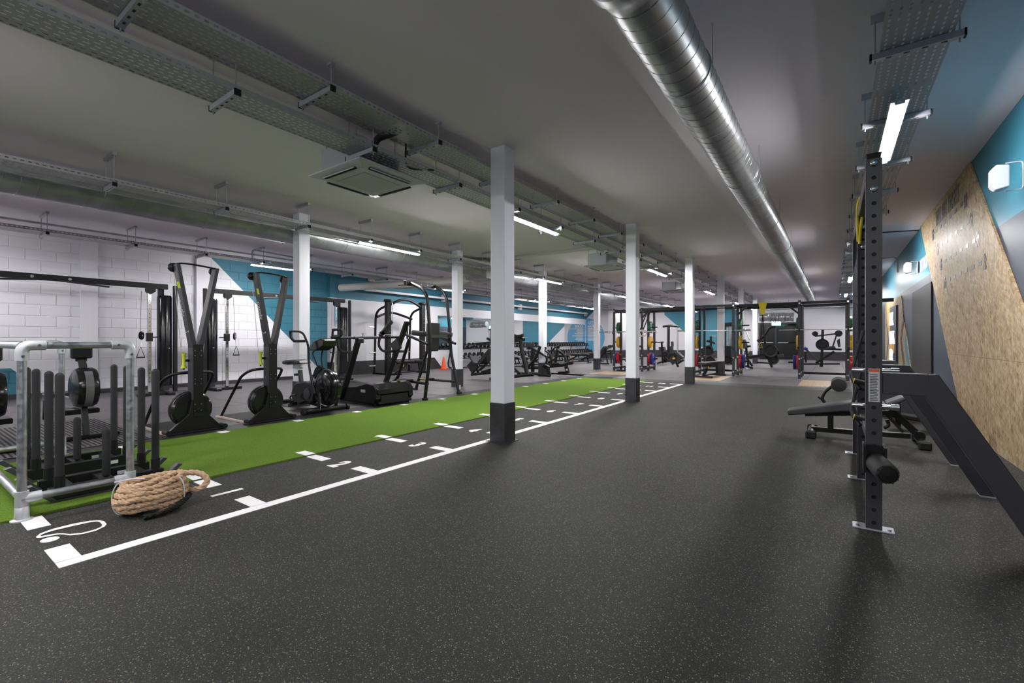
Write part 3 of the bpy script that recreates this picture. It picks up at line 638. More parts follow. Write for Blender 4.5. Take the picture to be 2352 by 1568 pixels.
M().tube([rc + Vector(v) for v in ((-.02, -.2, .235), (.02, -.12, .245), (.06, -.06, .24))], .006, 6).build('cable_tie', WPLA, rp)
# ------------------------------------------------------------------ ski machines
def skierg(dy, label):
    """built in world space for the first one, moved along y for the second"""
    yc = 2.43 + dy; t = thing('ski_machine', (-6.9, yc, .012), label, 'ski machine', 'ski machines beside the turf')
    xf = -6.62
    M().bb(-7.66, -6.58, yc - .31, yc + .3, .012, .03).build('platform', BLKM, t, bevel=.004); M().bb(-7.64, -6.6, yc - .345, yc - .31, .012, .034).build('platform_edge', PINKT, t)
    M().prism([(xf, yc - .33, .03), (xf, yc - .30, .06), (xf, yc - .1, .24), (xf, yc - .06, .42), (xf, yc + .07, .42), (xf, yc + .1, .24), (xf, yc + .26, .06), (xf, yc + .3, .03)], (-.05, 0, 0)).build('base_plate', BLK, t, bevel=.004)
    for e in (-.33, .3): M().cyl((xf - .09, yc + e, .042), (xf + .05, yc + e, .042), .03, n=12).build('foot_roller', BLKM, t)
    M().bb(xf - .16, xf - .0, yc - .058, yc + .058, .38, 1.12).build('spine', CHAR, t, bevel=.006); M().bb(xf - .001, xf + .006, yc - .05, yc + .06, .2, 1.12).build('spine_cover', BLK, t, bevel=.002)
    for zz in (.28, .36, .62, .68, .98, 1.04):
        for e in (-.035, .035): M().cyl((xf + .005, yc + e, zz), (xf + .009, yc + e, zz), .006, n=6).build('bolt', STEEL, t)
    yl, yr = yc - .22, yc + .24
    for ye, sd in ((yl, -1), (yr, 1)):
        m = M(); b0 = yc + sd * .008; b1 = yc + sd * .062
        m.prism([(xf, b0, 1.08), (xf, b1, 1.08), (xf, ye + sd * .01, 2.12), (xf, ye - sd * .03, 2.12)], (-.13, 0, 0)); m.build('arm', CHAR, t, bevel=.004)
        M().lathe([(.02, -.05), (.055, -.02), (.06, .02), (.02, .05)], (xf - .17, ye, 2.09), (0, 1, 0), 14).build('pulley_cap', BLK, t)
        M().tube([(xf - .2, ye - sd * .02, 2.08), (xf - .17, yc + sd * .12, .98)], .004, 5).build('cord', WPLA, t)
        h = M().lathe([(.035, .0), (.03, .02), (.019, .045), (.02, .16), (.03, .19)], (xf - (.12 if sd < 0 else .22), yc + (-.115 if sd < 0 else .06), .82), (0, 0, 1), 12).build('pull_handle', LIME, t); M().cyl((xf - (.12 if sd < 0 else .22), yc + (-.115 if sd < 0 else .06), .8), (xf - (.12 if sd < 0 else .22), yc + (-.115 if sd < 0 else .06), 1.0), .012, n=8).build('handle_core', BLK, h)
        M().bb(xf - .14, xf - .1, yc + sd * .058, yc + sd * .1, .9, .93).build('handle_hook', BLK, t)
    M().tube(smooth([(xf - .06, yl, 2.12), (xf - .02, yl + .06, 2.135), (xf + .02, yc, 2.125), (xf - .02, yr - .06, 2.115), (xf - .06, yr, 2.11)], 5), .011, 8).build('top_bar', BLK, t)
    # bent support tube
    M().tube(fillet([(-7.62, yc - .27, .03), (-6.98, yc - .27, .66), (-6.85, yc - .2, .745), (xf - .17, yc - .06, .76), (xf - .17, yc + .1, .76), (-6.85, yc + .26, .745), (-6.98, yc + .3, .66), (-7.62, yc + .28, .03)], .12, 5), .019, 12).build('support_tube', BLK, t)
    fy = yc - .035
    fw = M().lathe([(.02, -.085), (.205, -.085), (.228, -.06), (.228, .055), (.205, .078), (.02, .08)], (xf - .13, fy, .29), (1, 0, 0), 40).build('flywheel_housing', GLOSS, t)
    M().lathe([(.2295, -.03), (.2325, -.026), (.2325, .006), (.2295, .01)], (xf - .13, fy, .29), (1, 0, 0), 40).build('housing_seam', BLKM, fw)
    M().lathe([(.025, 0), (.022, .02), (.001, .024)], (xf + .004, yc - .0, .29), (1, 0, 0), 16).build('hub_cap', GLOSS, t)
    M().bb(xf - .051, xf - .049, yc - .2, yc - .19, .1, .2).build('mount_edge', BLK, t)
    M().bb(xf - .05, xf - .045, yc - .105, yc - .088, .14, .24).build('warning_sticker', WPLA, fw)
    d = (Vector((xf, yl, 2.12)) - Vector((xf, yc - .03, 1.08))).normalized()
    side = Vector((.0, -.2, 0))
    up_ = Vector((1, 0, 0))
    o_ = Vector((xf + .0015, yl + .035 , 1.97))
    dn = (Vector((0, yc - .035, 1.08)) - Vector((0, yl - .01, 2.12))).normalized(); rr_ = dn; uu_ = Vector((0, -dn.z, dn.y)) * -1
    text('lettering', 'concept', .06, WPLA, t, Vector((xf + .001, yl + .02, 1.72)), rr_, uu_, extrude=.0008, sx=1.3); text('lettering', '2', .06, WPLA, t, Vector((xf + .001, yl + .115, 1.3)), rr_, uu_, extrude=.0008)
    M().bar(Vector((xf + .001, yl + .0, 1.9)), Vector((xf + .001, yl + .02, 1.82)), .02, .02, (1, 0, 0)).build('lime_logo', LIME, t)
skierg(0.0, 'nearest black ski machine with V-shaped arms beside the turf')
skierg(.95, 'second black ski machine with V-shaped arms, next to the air bike')
# ------------------------------------------------------------------ ribbed mat and rowers (front ends)
rm = thing('ribbed_mat', (-7.7, 1.1, .012), 'dark ribbed floor mat under the rowing machines', 'mat')
M().bb(-8.9, -6.62, .25, 1.95, .0125, .018).build('mat_base', MATG, rm); rb_ = M()
for q in range(40): rb_.bb(-8.88, -6.64, .27 + q * .042, .285 + q * .042, .018, .022)
rb_.build('mat_ribs', BLKM, rm)['kind'] = 'stuff'
def rower(x, y, label):
    t = thing('rowing_machine', (x, y, .012), label, 'rowing machine', 'rowing machines left of the ski machines')
    cz = .62; ax = (0, 1, 0)
    # flywheel cage axis along y, rower runs towards -x
    f = M().lathe([(.02, -.125), (.15, -.12), (.215, -.095), (.232, -.06), (.232, .06), (.215, .09), (.02, .1)], (x, y, cz), ax, 36).build('flywheel_cage', GLOSS, t)
    M().tube(arc((x, y - .118, cz), .1, 0, 2 * math.pi, 24, (1, 0, 0), (0, 0, 1))[:-1], .006, 6, closed=True).build('vent_ring', FOAM, f)
    for q in range(14):
        a = 2 * math.pi * q / 14; M().bar((x + .05 * math.cos(a), y - .12, cz + .05 * math.sin(a)), (x + .14 * math.cos(a), y - .118, cz + .14 * math.sin(a)), .006, .006, (0, 1, 0)).build('vent_rib', FOAM, f)
    M().prism([Vector((x +   .239 * math.cos(a), y - .035, cz +   .239 * math.sin(a))) for a in [-1.15 + 2.1 * i / 12 for i in range(13)]] + [Vector((x + .228 * math.cos(a), y - .035, cz + .228 * math.sin(a))) for a in [.95 - 2.1 * i / 12 for i in range(13)]], (0, .07, 0)).build('front_band', mk('mid_grey_plastic', (.13, .13, .135), .45), t)
    M().bar((x - .02, y, cz + .16), (x - .14, y, .93), .07, .03, (1, 0, 0)).build('monitor_arm', FOAM, t); M().box((x - .17, y, .95), (.06, .1, .06)).build('monitor_mount', BLK, t, bevel=.008); M().box((x - .16, y, 1.04), (.09, .19, .17)).build('monitor', BLK, t, bevel=.015)
    M().bar((x - .06, y, cz - .16), (x + .06, y, .06), .07, .05, (0, 1, 0)).build('front_leg', FOAM, t); M().bb(x - .0, x + .1, y - .3, y + .3, .0225, .065).build('front_foot', BLK, t, bevel=.01)
    M().bar((x - .1, y, .42), (x - 2.1, y, .36), .06, .1).build('slide_rail', STEEL, t); M().bb(x - .5, x - .2, y - .18, y + .18, .28, .34).build('foot_plate', BLK, t, bevel=.01)
    M().bb(x - 1.4, x - 1.1, y - .15, y + .15, .42, .47).build('seat', BLK, t, bevel=.02); M().bar((x - 2.05, y, .36), (x - 2.15, y, .03), .06, .04, (0, 1, 0)).build('rear_leg', BLK, t)
rower(-7.22, 1.48, 'black rowing machine with fan cage seen behind the sled bay')
rower(-6.98, .72, 'black rowing machine cut off by the left edge of the photo')
# ------------------------------------------------------------------ air bike
def zm(ox, oy, s): return lambda p: (ox + p[0] / s, oy + p[1] / s)
def onY(zf, Y): return lambda *ps: [PY(*zf(p), Y) for p in ps]
def onX(zf, X): return lambda *ps: [PX(*zf(p), X) for p in ps]
z8 = zm(640, 730, 6.817)
bk = thing('air_bike', (-7.3, 4.3, .012), 'black upright air bike with caged fan between ski machine and treadmill', 'exercise bike')
nY = onY(z8, 4.1); mY = onY(z8, 4.3); fY = onY(z8, 4.52)
fc = mY((770, 1085))[0]
M().lathe([(.03, -.11), (.2, -.1), (.285, -.05), (.29, 0), (.285, .05), (.2, .1), (.03, .11)], fc, (0, 1, 0), 36).build('fan_drum', GLOSS, bk)
for sd in (-1, 1):
    cage = M()
    for rr_ in (.08, .15, .22): cage.tube([fc + Vector((rr_ * math.cos(a), sd * (.125 - rr_ * .1), rr_ * math.sin(a))) for a in [2 * math.pi * i / 28 for i in range(28)]], .004, 5, closed=True)
    for q in range(16):
        a = 2 * math.pi * q / 16; cage.tube([fc + Vector((.03 * math.cos(a), sd * .12, .03 * math.sin(a))), fc + Vector((.28 * math.cos(a), sd * .07, .28 * math.sin(a)))], .003, 4)
    cb = cage.build('fan_cage', BLK, bk); cb['kind'] = 'stuff'
M().lathe([(.286, -.02), (.297, -.015), (.297, .015), (.286, .02)], fc, (0, 1, 0), 36).build('fan_rim', GLOSS, bk)
bd = mY((275, 1190), (300, 1080), (350, 1010), (480, 990), (580, 1010), (650, 1150), (600, 1320), (430, 1355), (300, 1300))
M().prism([p + Vector((0, -.1, 0)) for p in bd], (0, .2, 0)).build('drive_casing', GLOSS, bk, bevel=.02, seg=2)
c_ = nY((315, 1190))[0]; M().lathe([(.10, -.01), (.09, .015), (.01, .02)], c_ + Vector((.08, .1, 0)), (0, -1, 0), 20).build('crank_cover', CHAR, bk)
st_ = mY((355, 1010), (335, 815)); M().bar(st_[0], st_[1], .06, .06, (0, 1, 0)).build('seat_post', CHAR, bk, bevel=.006)
M().cyl(mY((290, 885))[0] + Vector((0, -.05, 0)), mY((330, 880))[0], .02, n=10).build('seat_knob', BLK, bk); sr = mY((235, 770), (360, 785)); M().bar(sr[0], sr[1], .04, .03).build('seat_rail', STEEL, bk)
sp = mY((145, 720), (150, 668), (200, 652), (330, 648), (400, 665), (425, 715), (380, 722), (300, 700), (230, 728)); M().prism([p + Vector((0, -.12, 0)) for p in sp], (0, .24, 0)).build('saddle', VINYL, bk, bevel=.03, seg=3)
for fn, ps in ((nY, ((405, 362), (235, 362), (188, 300), (185, 205), (330, 212), (395, 250), (465, 430), (470, 700), (500, 900), (570, 1190))), (fY, ((830, 300), (975, 300), (995, 180), (850, 185), (840, 280), (870, 450), (830, 700), (760, 920), (690, 1100)))):
    pp = fn(*ps); M().tube(fillet(pp, .07, 4), .018, 12).build('handle_arm', BLK, bk); M().tube(fillet(pp[:4], .07, 4), .022, 12).build('grip', FOAM, bk)
for ps in (((610, 760), (530, 560), (545, 520), (600, 500)), ((690, 790), (665, 640), (680, 520), (750, 430))): M().tube(fillet(mY(*ps), .05), .012, 8).build('console_stalk', BLK, bk)
cn = mY((545, 510), (640, 370), (760, 320), (820, 345), (800, 440), (690, 510)); M().prism([p + Vector((0, -.12, 0)) for p in cn], (0, .24, 0)).build('console', GLOSS, bk, bevel=.02, seg=2)
M().prism(mY((525, 900), (560, 790), (610, 740), (690, 790), (640, 830), (560, 960)), (0, .06, 0)).build('fan_guard', GLOSS, bk, bevel=.01)
ft = PZ(*z8((600, 1480))); xq = -6.72
M().capsule((xq, 3.92, .062), (xq, 4.66, .062), .045, 14).build('front_stabiliser', BLK, bk)
for e in (3.9, 4.68): M().cyl((xq, e - .02, .05), (xq, e + .02, .05), .05, n=16).build('wheel', BLKM, bk)
M().capsule((-8.12, 3.98, .06), (-8.12, 4.6, .06), .04, 14).build('rear_stabiliser', BLK, bk)
M().tube(fillet([(-8.12, 4.3, .08), (-7.6, 4.3, .14), (-7.1, 4.3, .12), (xq, 4.3, .06)], .2), .03, 12).build('bottom_tube', BLK, bk)
pq = nY((590, 1120), (650, 1430)); M().bar(pq[0] + Vector((0, .06, 0)), Vector((xq, 4.16, .06)), .05, .03, (0, 1, 0)).build('front_fork', BLK, bk); M().bar(pq[0] + Vector((0, .4, 0)), Vector((xq, 4.46, .06)), .05, .03, (0, 1, 0)).build('front_fork', BLK, bk)
lt = nY((600, 1170))[0] + Vector((.03, .03, 0)); text('lettering', 'AIRMAX', .075, WPLA, bk, lt, (.12, -.05, -1), (.9, -.45, .1), bold=.002, extrude=.001)
M().tube(fillet(nY((270, 1205), (200, 1210), (170, 1250), (230, 1300)), .05), .013, 8).build('foot_rest', BLK, bk); M().bar(nY((190, 1370))[0], nY((250, 1340))[0], .09, .05).build('pedal', BLK, bk)
# ------------------------------------------------------------------ curved treadmill with push bars
z1 = zm(760, 640, 5.228); Yn, Yr = 5.12, 5.98
tm = thing('sled_treadmill', (-7.4, 5.5, .012), 'black curved treadmill with tall push bars behind the air bike', 'treadmill')
a_ = onY(z1, Yn); b_ = onY(z1, Yr)
sidep = [Vector((-6.6, Yn, .05)), Vector((-6.52, Yn, .14)), Vector((-6.53, Yn, .3)), Vector((-6.6, Yn, .385)), Vector((-6.8, Yn, .40)), Vector((-7.1, Yn, .33)), Vector((-7.5, Yn, .29)), Vector((-8.0, Yn, .30)), Vector((-8.3, Yn, .33)), Vector((-8.35, Yn, .2)), Vector((-8.2, Yn, .05))]
for yy, nm in ((Yn, 'side_casing'), (Yr - .1, 'side_casing')): M().prism([Vector((p.x, yy, p.z)) for p in sidep], (0, .1, 0)).build(nm, BLK, tm, bevel=.012, seg=2)
bel = [(-6.72, .36), (-7.1, .315), (-7.5, .275), (-8.0, .285), (-8.28, .31)]
for (xa, za), (xb, zb) in zip(bel, bel[1:]):
    n = 6
    for i in range(n):
        p = Vector((xa + (xb - xa) * (i + .5) / n, 0, za + (zb - za) * (i + .5) / n)); L = (xa - xb) / n * .9
        M().box((p.x, (Yn + Yr) / 2, p.z), (L, Yr - Yn - .2, .03)).build('belt_slat', BLKM, tm)
M().prism([(-6.84, Yn + .02, .40), (-6.64, Yn + .02, .395), (-6.5, Yn + .02, .3), (-6.49, Yn + .02, .22), (-6.7, Yn + .02, .22)], (0, Yr - Yn - .04, 0)).build('front_hood', GLOSS, tm, bevel=.02, seg=2)
M().bb(-6.66, -6.53, Yn + .12, Yr - .12, .08, .2).build('front_recess', BLKM, tm); M().bb(-6.6, -6.5, Yn + .05, Yr - .05, .04, .09).build('front_bumper', BLK, tm, bevel=.01)
M().bb(-6.95, -6.82, Yn - .002, Yn - .0005, .24, .29).build('name_plate', WPLA, tm)
for e in (Yn + .06, Yr - .06): M().cyl((-6.62, e, .0121), (-6.62, e, .05), .03, n=12).build('foot', BLKM, tm); M().cyl((-8.15, e, .0121), (-8.15, e, .05), .03, n=12).build('foot', BLKM, tm)
u1 = a_((130, 1440), (335, 725)); M().bar(u1[0], u1[1], .05, .11, (0, 1, 0)).build('upright', BLK, tm, bevel=.006)
u2 = b_((660, 1240), (915, 515)); M().bar(u2[0], u2[1], .05, .11, (0, 1, 0)).build('upright', BLK, tm, bevel=.006)
Xa = u1[1].x; cx = onX(z1, Xa)
cb_ = cx((20, 712), (930, 702)); cb_[1].y = 6.12; M().tube(cb_, .022, 14).build('cross_bar', BLK, tm); M().tube([cb_[0].lerp(cb_[1], .28), cb_[0].lerp(cb_[1], .6)], .03, 14).build('cross_sleeve', CHAR, tm)
M().cyl(cx((382, 690))[0], cx((382, 655))[0], .012, n=8).build('lock_pin', STEEL, tm); M().cyl(cx((382, 668))[0], cx((382, 652))[0], .03, n=12).build('pin_knob', STEEL, tm)
for ps in (((80, 715), (85, 830), (130, 880), (250, 880)), ((585, 715), (570, 800), (620, 872), (870, 872))): M().tube(fillet(cx(*ps), .12, 5), .024, 12).build('u_grip', FOAM, tm)
for ps in (((590, 690), (728, 510)), ((1020 - 420, 690 - 30), (630, 640))): M().bar(*cx(*ps), .07, .05, (1, 0, 0)).build('push_arm', BLK, tm)
qq = b_((770, 840), (850, 770)); M().bar(qq[0] + Vector((.05, -.1, 0)), qq[1] + Vector((.05, -.1, 0)), .22, .05, (0, 1, 0)).build('console', GLOSS, tm, bevel=.01)
M().box(cx((345, 745))[0], (.1, .12, .09)).build('pivot_block', BLK, tm, bevel=.01)
# ------------------------------------------------------------------ dip and pull-up tower
tw = thing('dip_tower', (-7.2, 6.8, .012), 'tall black dip and pull-up tower with back pad at the turf edge', 'exercise tower')
YL, YRr = 6.23, 7.40; l_ = onY(z1, YL); r_ = onY(z1, YRr)
M().tube(fillet(l_((950, 50), (1105, 120), (1158, 220), (1188, 640), (1190, 900), (1130, 1445)), .25, 5), .034, 14).build('front_leg', BLK, tw)
M().tube(fillet(r_((1240, 90), (1350, 150), (1392, 240), (1430, 650), (1440, 880), (1540, 1385)), .25, 5), .034, 14).build('front_leg', BLK, tw)
M().tube(fillet(l_((940, 725), (800, 1200)) + [Vector((-7.95, YL, .03))], .1), .034, 12).build('rear_leg', BLK, tw)
M().tube(r_((1160, 850), (1015, 1345)), .034, 12).build('rear_leg', BLK, tw)
for p in (l_((1130, 1445))[0], r_((1540, 1385))[0], r_((1015, 1345))[0], Vector((-7.95, YL, .03))): M().box((p.x, p.y, .035), (.09, .09, .045)).build('rubber_foot', BLKM, tw, bevel=.008)
ba = l_((870, 65))[0]; bbp = l_((960, 55))[0]; bc = r_((1245, 90))[0]
dv_ = (bc - bbp).normalized(); M().bar(bbp - dv_ * .22 - Vector((.03, 0, 0)), bc + dv_ * .06 - Vector((.03, 0, 0)), .07, .1).build('pull_up_beam', BLK, tw, bevel=.006)
M().tube(l_((810, 75), (960, 62)), .017, 10).build('pull_up_grip', FOAM, tw); g_ = r_((1245, 90))[0]; M().tube([g_, g_ + Vector((-.35, 0, 0))], .017, 10).build('pull_up_grip', FOAM, tw)
for e in (.15, .5, .85, 1.1): pe = bbp + dv_ * e; M().cyl(pe + Vector((.006, 0, 0)), pe + Vector((.014, 0, 0)), .014, n=8).build('bolt', STEEL, tw)
ar = l_((890, 665), (1165, 785)); M().tube(ar, .027, 12).build('dip_arm', BLK, tw); M().tube([Vector((p.x - .28, YRr - .08, p.z)) for p in ar], .027, 12).build('dip_arm', BLK, tw)
for yy in (YL + .03, YRr - .1):
    c0 = l_((1045, 655))[0] - Vector((0 if yy < 7 else .28, 0, 0)); M().box((c0.x, yy, c0.z), (.34, .13, .1), mat=Matrix.Rotation(.1, 3, 'Y')).build('arm_pad', VINYL, tw, bevel=.03, seg=3)
    h0 = l_((945, 600))[0] - Vector((0 if yy < 7 else .28, 0, 0)); M().tube([Vector((h0.x - .1, yy, h0.z - .2)), Vector((h0.x - .1, yy, h0.z + .04))], .018, 10).build('hand_grip', FOAM, tw)
Ym = 6.8; pd = onY(z1, 7.05)((1235, 515), (1352, 525), (1340, 700), (1310, 880), (1215, 870), (1205, 700))
bp_ = [(-6.98, 1.62), (-6.92, 1.62), (-6.99, 1.25), (-7.0, .95), (-7.06, .95), (-7.06, 1.25)]
pc_ = onY(z1, 7.0)((1280, 530), (1260, 870)); xo = pc_[0].x
M().prism([(xo - .05, 6.72, pc_[0].z), (xo + .03, 6.72, pc_[0].z), (xo - .01, 6.72, pc_[1].z), (xo - .09, 6.72, pc_[1].z)], (0, .34, 0)).build('back_pad', VINYL, tw, bevel=.03, seg=3)
zc_ = l_((1190, 690))[0]; M().bar(zc_, r_((1428, 690))[0], .05, .06).build('cross_beam', BLK, tw)
for fn, yy, ps in ((l_, YL, ((830, 1215), (1165, 1262))), (r_, YRr, ((1060, 1200), (1500, 1235)))):
    e = fn(*ps); M().tube(e, .028, 10).build('lower_rail', BLK, tw); s0 = e[0].lerp(e[1], .3); M().box((s0.x, yy - .09, s0.z + .03), (.3, .2, .03)).build('step_plate', BLKM, tw, bevel=.005); M().box((s0.x + .02, yy - .192, s0.z + .03), (.26, .004, .02)).build('step_stripe', YVIN, tw)
p0 = r_((1535, 1300))[0]; M().box((p0.x + .036, p0.y, p0.z), (.004, .04, .09)).build('label_sticker', WPLA, tw)
# ------------------------------------------------------------------ cable crossovers
def crossover(ya, yb, x, label):
    t = thing('cable_crossover', (x, (ya + yb) / 2, .012), label, 'cable machine', 'cable crossover machines along the white wall')
    zt = 2.33
    M().bar((x, ya - .05, zt), (x, yb + .05, zt), .07, .11).build('top_beam', BLK, t, bevel=.006)
    for q, (yy, s) in enumerate(((ya, 1), (yb, -1))):
        M().bb(x - .45, x + .42, yy - .06, yy + .06, .012, .07).build('base_foot', BLK, t, bevel=.01); M().bar((x + .25, yy, .045), (x + .25, yy + s * .55, .045), .07, .06).build('base_bar', BLK, t)
        M().bb(x - .28, x - .2, yy - .05, yy + .05, .06, 2.36).build('rear_post', BLK, t, bevel=.006)
        M().bb(x + .05, x + .12, yy - s * .16 - .035, yy - s * .16 + .035, .06, 2.36).build('outer_post', BLK, t, bevel=.006)
        M().lathe([(.13, .2), (.135, .22), (.135, 2.1), (.12, 2.14)], (x - .02, yy, 0), (0, 0, 1), 24).build('stack_shroud', GLOSS, t)
        for w_ in range(12): M().bb(x - .09, x + .09, yy - .05, yy + .05, .09 + w_ * .01, .098 + w_ * .01).build('weight_plate', CHAR, t)
        yp = yy + s * .3
        M().bb(x + .05, x + .11, yp - .03, yp + .03, .05, 2.18).build('guide_post', CHROME, t, bevel=.004)
        hs = M()
        for zz in range(20): hs.cyl((x + .111, yp, .3 + zz * .09), (x + .112, yp, .3 + zz * .09), .009, n=6)
        h_ = hs.build('guide_holes', BLK, t); h_['kind'] = 'stuff'
        M().prism([(x + .03, yp - .06, 2.28), (x + .03, yp + .1, 2.28), (x + .03, yp + .1, 2.2), (x + .03, yp, 2.13), (x + .03, yp - .06, 2.2)], (.1, 0, 0)).build('top_gusset', BLK, t)
        zcg = 1.24
        M().bb(x + .03, x + .13, yp - .05, yp + .05, zcg - .09, zcg + .09).build('carriage', BLK, t, bevel=.006); M().cyl((x + .08, yp - s * .16, zcg), (x + .08, yp - s * .04, zcg), .012, n=8).build('pop_pin', BLK, t)
        w2 = M().lathe([(.03, -.018), (.085, -.018), (.09, -.005), (.08, 0), (.09, .005), (.085, .018), (.03, .018)], (x + .14, yp + s * .15, zcg + .03), (.6, .8, 0), 20).build('pulley', GLOSS, t); M().cyl((x + .13, yp + s * .15, zcg + .03), (x + .155, yp + s * .15, zcg + .03), .02, n=10).build('pulley_hub', STEEL, w2)
        M().tube([(x + .12, yp + s * .16, zcg + .1), (x + .1, yp + s * .14, 2.2)], .004, 5).build('cable', CABLE, t); M().tube([(x + .12, yp - s * .1, zcg - .02), (x + .1, yp - s * .1, .1)], .004, 5).build('cable', CABLE, t)
        M().tube([(x + .16, yp + s * .16, zcg - .05), (x + .17, yp + s * .17, zcg - .2)], .008, 6).build('snap_hook', STEEL, t)
        M().tube([(x + .17, yp + s * .17, zcg - .2), (x + .17, yp + s * .17 - .07, zcg - .42), (x + .17, yp + s * .17 + .07, zcg - .42)], .009, 6, closed=True).build('stirrup', BLK, t); M().tube([(x + .17, yp + s * .17 - .07, zcg - .42), (x + .17, yp + s * .17 + .07, zcg - .42)], .016, 8).build('stirrup_grip', FOAM, t)
        M().cyl((x + .13, yy - s * .02, 1.0), (x + .19, yy - s * .02, 1.0), .012, n=8).build('selector_pin', STEEL, t)
    ym = (ya + yb) / 2
    for s in (-1, 1):
        M().tube([(x + .04, ym + s * .2, zt - .05), (x + .35, ym + s * .75, zt - .12)], .018, 10).build('chin_bar', FOAM, t); M().cyl((x + .035, ym + s * .25, zt), (x + .045, ym + s * .25, zt), .025, n=10).build('beam_bolt', STEEL, t)
    return t
crossover(.2, 3.72, -11.85, 'black cable crossover at far left against the white block wall')
crossover(4.62, 8.12, -11.85, 'black cable crossover in front of the teal wall behind the second ski machine')
# ------------------------------------------------------------------ multipress rack (smith machine)
sm_ = thing('smith_machine', (-12.2, 11, .012), 'black arched smith machine with bench against the dark dado', 'weight machine')
xs = -12.15; fx = onX(z1, xs); bx = onX(z1, -12.75)
yA = PX(891, 700, xs).y; yB = PX(970, 700, xs).y; zt = PX(891, 692, xs).z
for yy in (yA, yB):
    M().bb(xs - .07, xs + .07, yy - .09, yy + .09, .012, zt).build('guide_column', BLK, sm_, bevel=.01); M().lathe([(.1, -.02), (.14, 0), (.14, .05), (.1, .07)], (xs, yy, zt), (0, 0, 1), 16).build('column_cap', BLK, sm_)
    M().cyl((xs + .1, yy + .1, .1), (xs + .1, yy + .1, zt), .014, n=8).build('guide_rod', CHROME, sm_)
    for k_ in range(11): M().cyl((xs + .07, yy, .35 + k_ * .16), (xs + .1, yy, .35 + k_ * .16), .012, n=6).build('catch_peg', STEEL, sm_)
    M().tube(fillet([Vector((xs, yy, zt - .12)), Vector((-12.75, yy - .02, zt - .3)), Vector((-12.8, yy, 1.6)), Vector((-12.85, yy, .05))], .5, 6), .04, 10).build('rear_arch', BLK, sm_)
    M().bb(-12.9, xs + .3, yy - .04, yy + .04, .012, .07).build('base_rail', BLK, sm_)
    for zz in (1.62, .75, .3): M().cyl((-12.8, yy - .25, zz), (-12.8, yy, zz), .018, n=8).build('plate_peg', STEEL, sm_)
M().tube(smooth([Vector((xs, yA, zt - .15)), Vector((xs, yA * .65 + yB * .35, zt + .08)), Vector((xs, yA * .35 + yB * .65, zt + .08)), Vector((xs, yB, zt - .15))], 6), .045, 10).build('top_arch', BLK, sm_)
M().tube(smooth([Vector((-12.7, yA, zt - .5)), Vector((-12.7, yA * .6 + yB * .4, zt - .33)), Vector((-12.7, yB, zt - .52))], 8), .04, 10).build('rear_top_arch', BLK, sm_)
M().tube([(xs + .12, yA - .35, 1.35), (xs + .12, yB + .35, 1.35)], .015, 8).build('bar', STEEL, sm_)
def bench(x, y, rz, label, group=None, tilt=0.0, name='weight_bench'):
    t = thing(name, (0, 0, 0), label, 'bench', group); ORG[t.name] = Vector()
    M().box((-.28, 0, .44), (.78, .28, .07), mat=Matrix.Rotation(tilt, 3, 'Y')).build('back_pad', VINYL, t, bevel=.02, seg=2); M().box((.35, 0, .44), (.36, .28, .07)).build('seat_pad', VINYL, t, bevel=.02, seg=2)
    M().bar((-.55, 0, .38), (.5, 0, .38), .06, .05).build('spine', BLK, t); M().bar((.42, 0, .37), (.5, 0, .05), .07, .05, (0, 1, 0)).build('leg', BLK, t); M().bar((-.1, 0, .36), (-.62, 0, .06), .07, .05, (0, 1, 0)).build('leg', BLK, t)
    M().bar((.55, -.25, .035), (.55, .25, .035), .07, .05).build('foot', BLK, t); M().bar((-.65, -.3, .035), (-.65, .3, .035), .07, .05).build('foot', BLK, t); M().bar((-.62, 0, .06), (.5, 0, .08), .06, .04).build('base_rail', BLK, t)
    M().lathe([(.03, -.02), (.05, 0), (.03, .02)], (-.35, -.06, .3), (0, 1, 0), 12).build('adjust_knob', YVIN, t)
    t.location = (x, y, .012); t.rotation_euler = (0, 0, rz); return t
bn0 = bench(-11.95, (yA + yB) / 2, math.radians(90), 'black bench standing inside the smith machine', 'black weight benches')
for q, yy in enumerate((15.6, 17.4, 19.2, 21.0, 22.8, 24.4)): dup(bn0, (-10.75 + .12 * (q % 2), yy, .012), math.radians(8 - 4 * (q % 3)), '%s black bench from the left along the dumbbell racks' % od[q].replace('nearest', 'first'), 'black weight benches')
# ------------------------------------------------------------------ dumbbell racks and dumbbells
def db_rack(y0, y1, label):
    x = -12.72; t = thing('dumbbell_rack', (x, (y0 + y1) / 2, .012), label, 'dumbbell rack', 'two-tier dumbbell racks')
    for yy in (y0 + .1, (y0 + y1) / 2, y1 - .1):
        M().tube(fillet([(x + .38, yy, .05), (x - .25, yy, .04), (x - .3, yy, .2), (x - .12, yy, .93)], .08), .03, 8).build('frame_leg', BLK, t); M().bar((x + .38, yy, .05), (x + .25, yy, .45), .05, .04, (0, 1, 0)).build('front_leg', BLK, t)
    for zz, xo in ((.86, -.1), (.45, .18)):
        for dx in (-.1, .1): M().bar((x + xo + dx, y0, zz + dx * -.25), (x + xo + dx, y1, zz + dx * -.25), .05, .03).build('shelf_rail', BLK, t)
db_rack(13.75, 17.9, 'black two-tier dumbbell rack nearest the smith machine'); db_rack(18.0, 22.2, 'middle black two-tier dumbbell rack under the mirrors'); db_rack(22.3, 26.5, 'far black two-tier dumbbell rack beside the disc sign')
db = thing('dumbbell', (0, 0, 0), '', 'dumbbell'); ORG[db.name] = Vector()
M().cyl((-.075, 0, 0), (.075, 0, 0), .016, n=10).build('handle', CHROME, db)
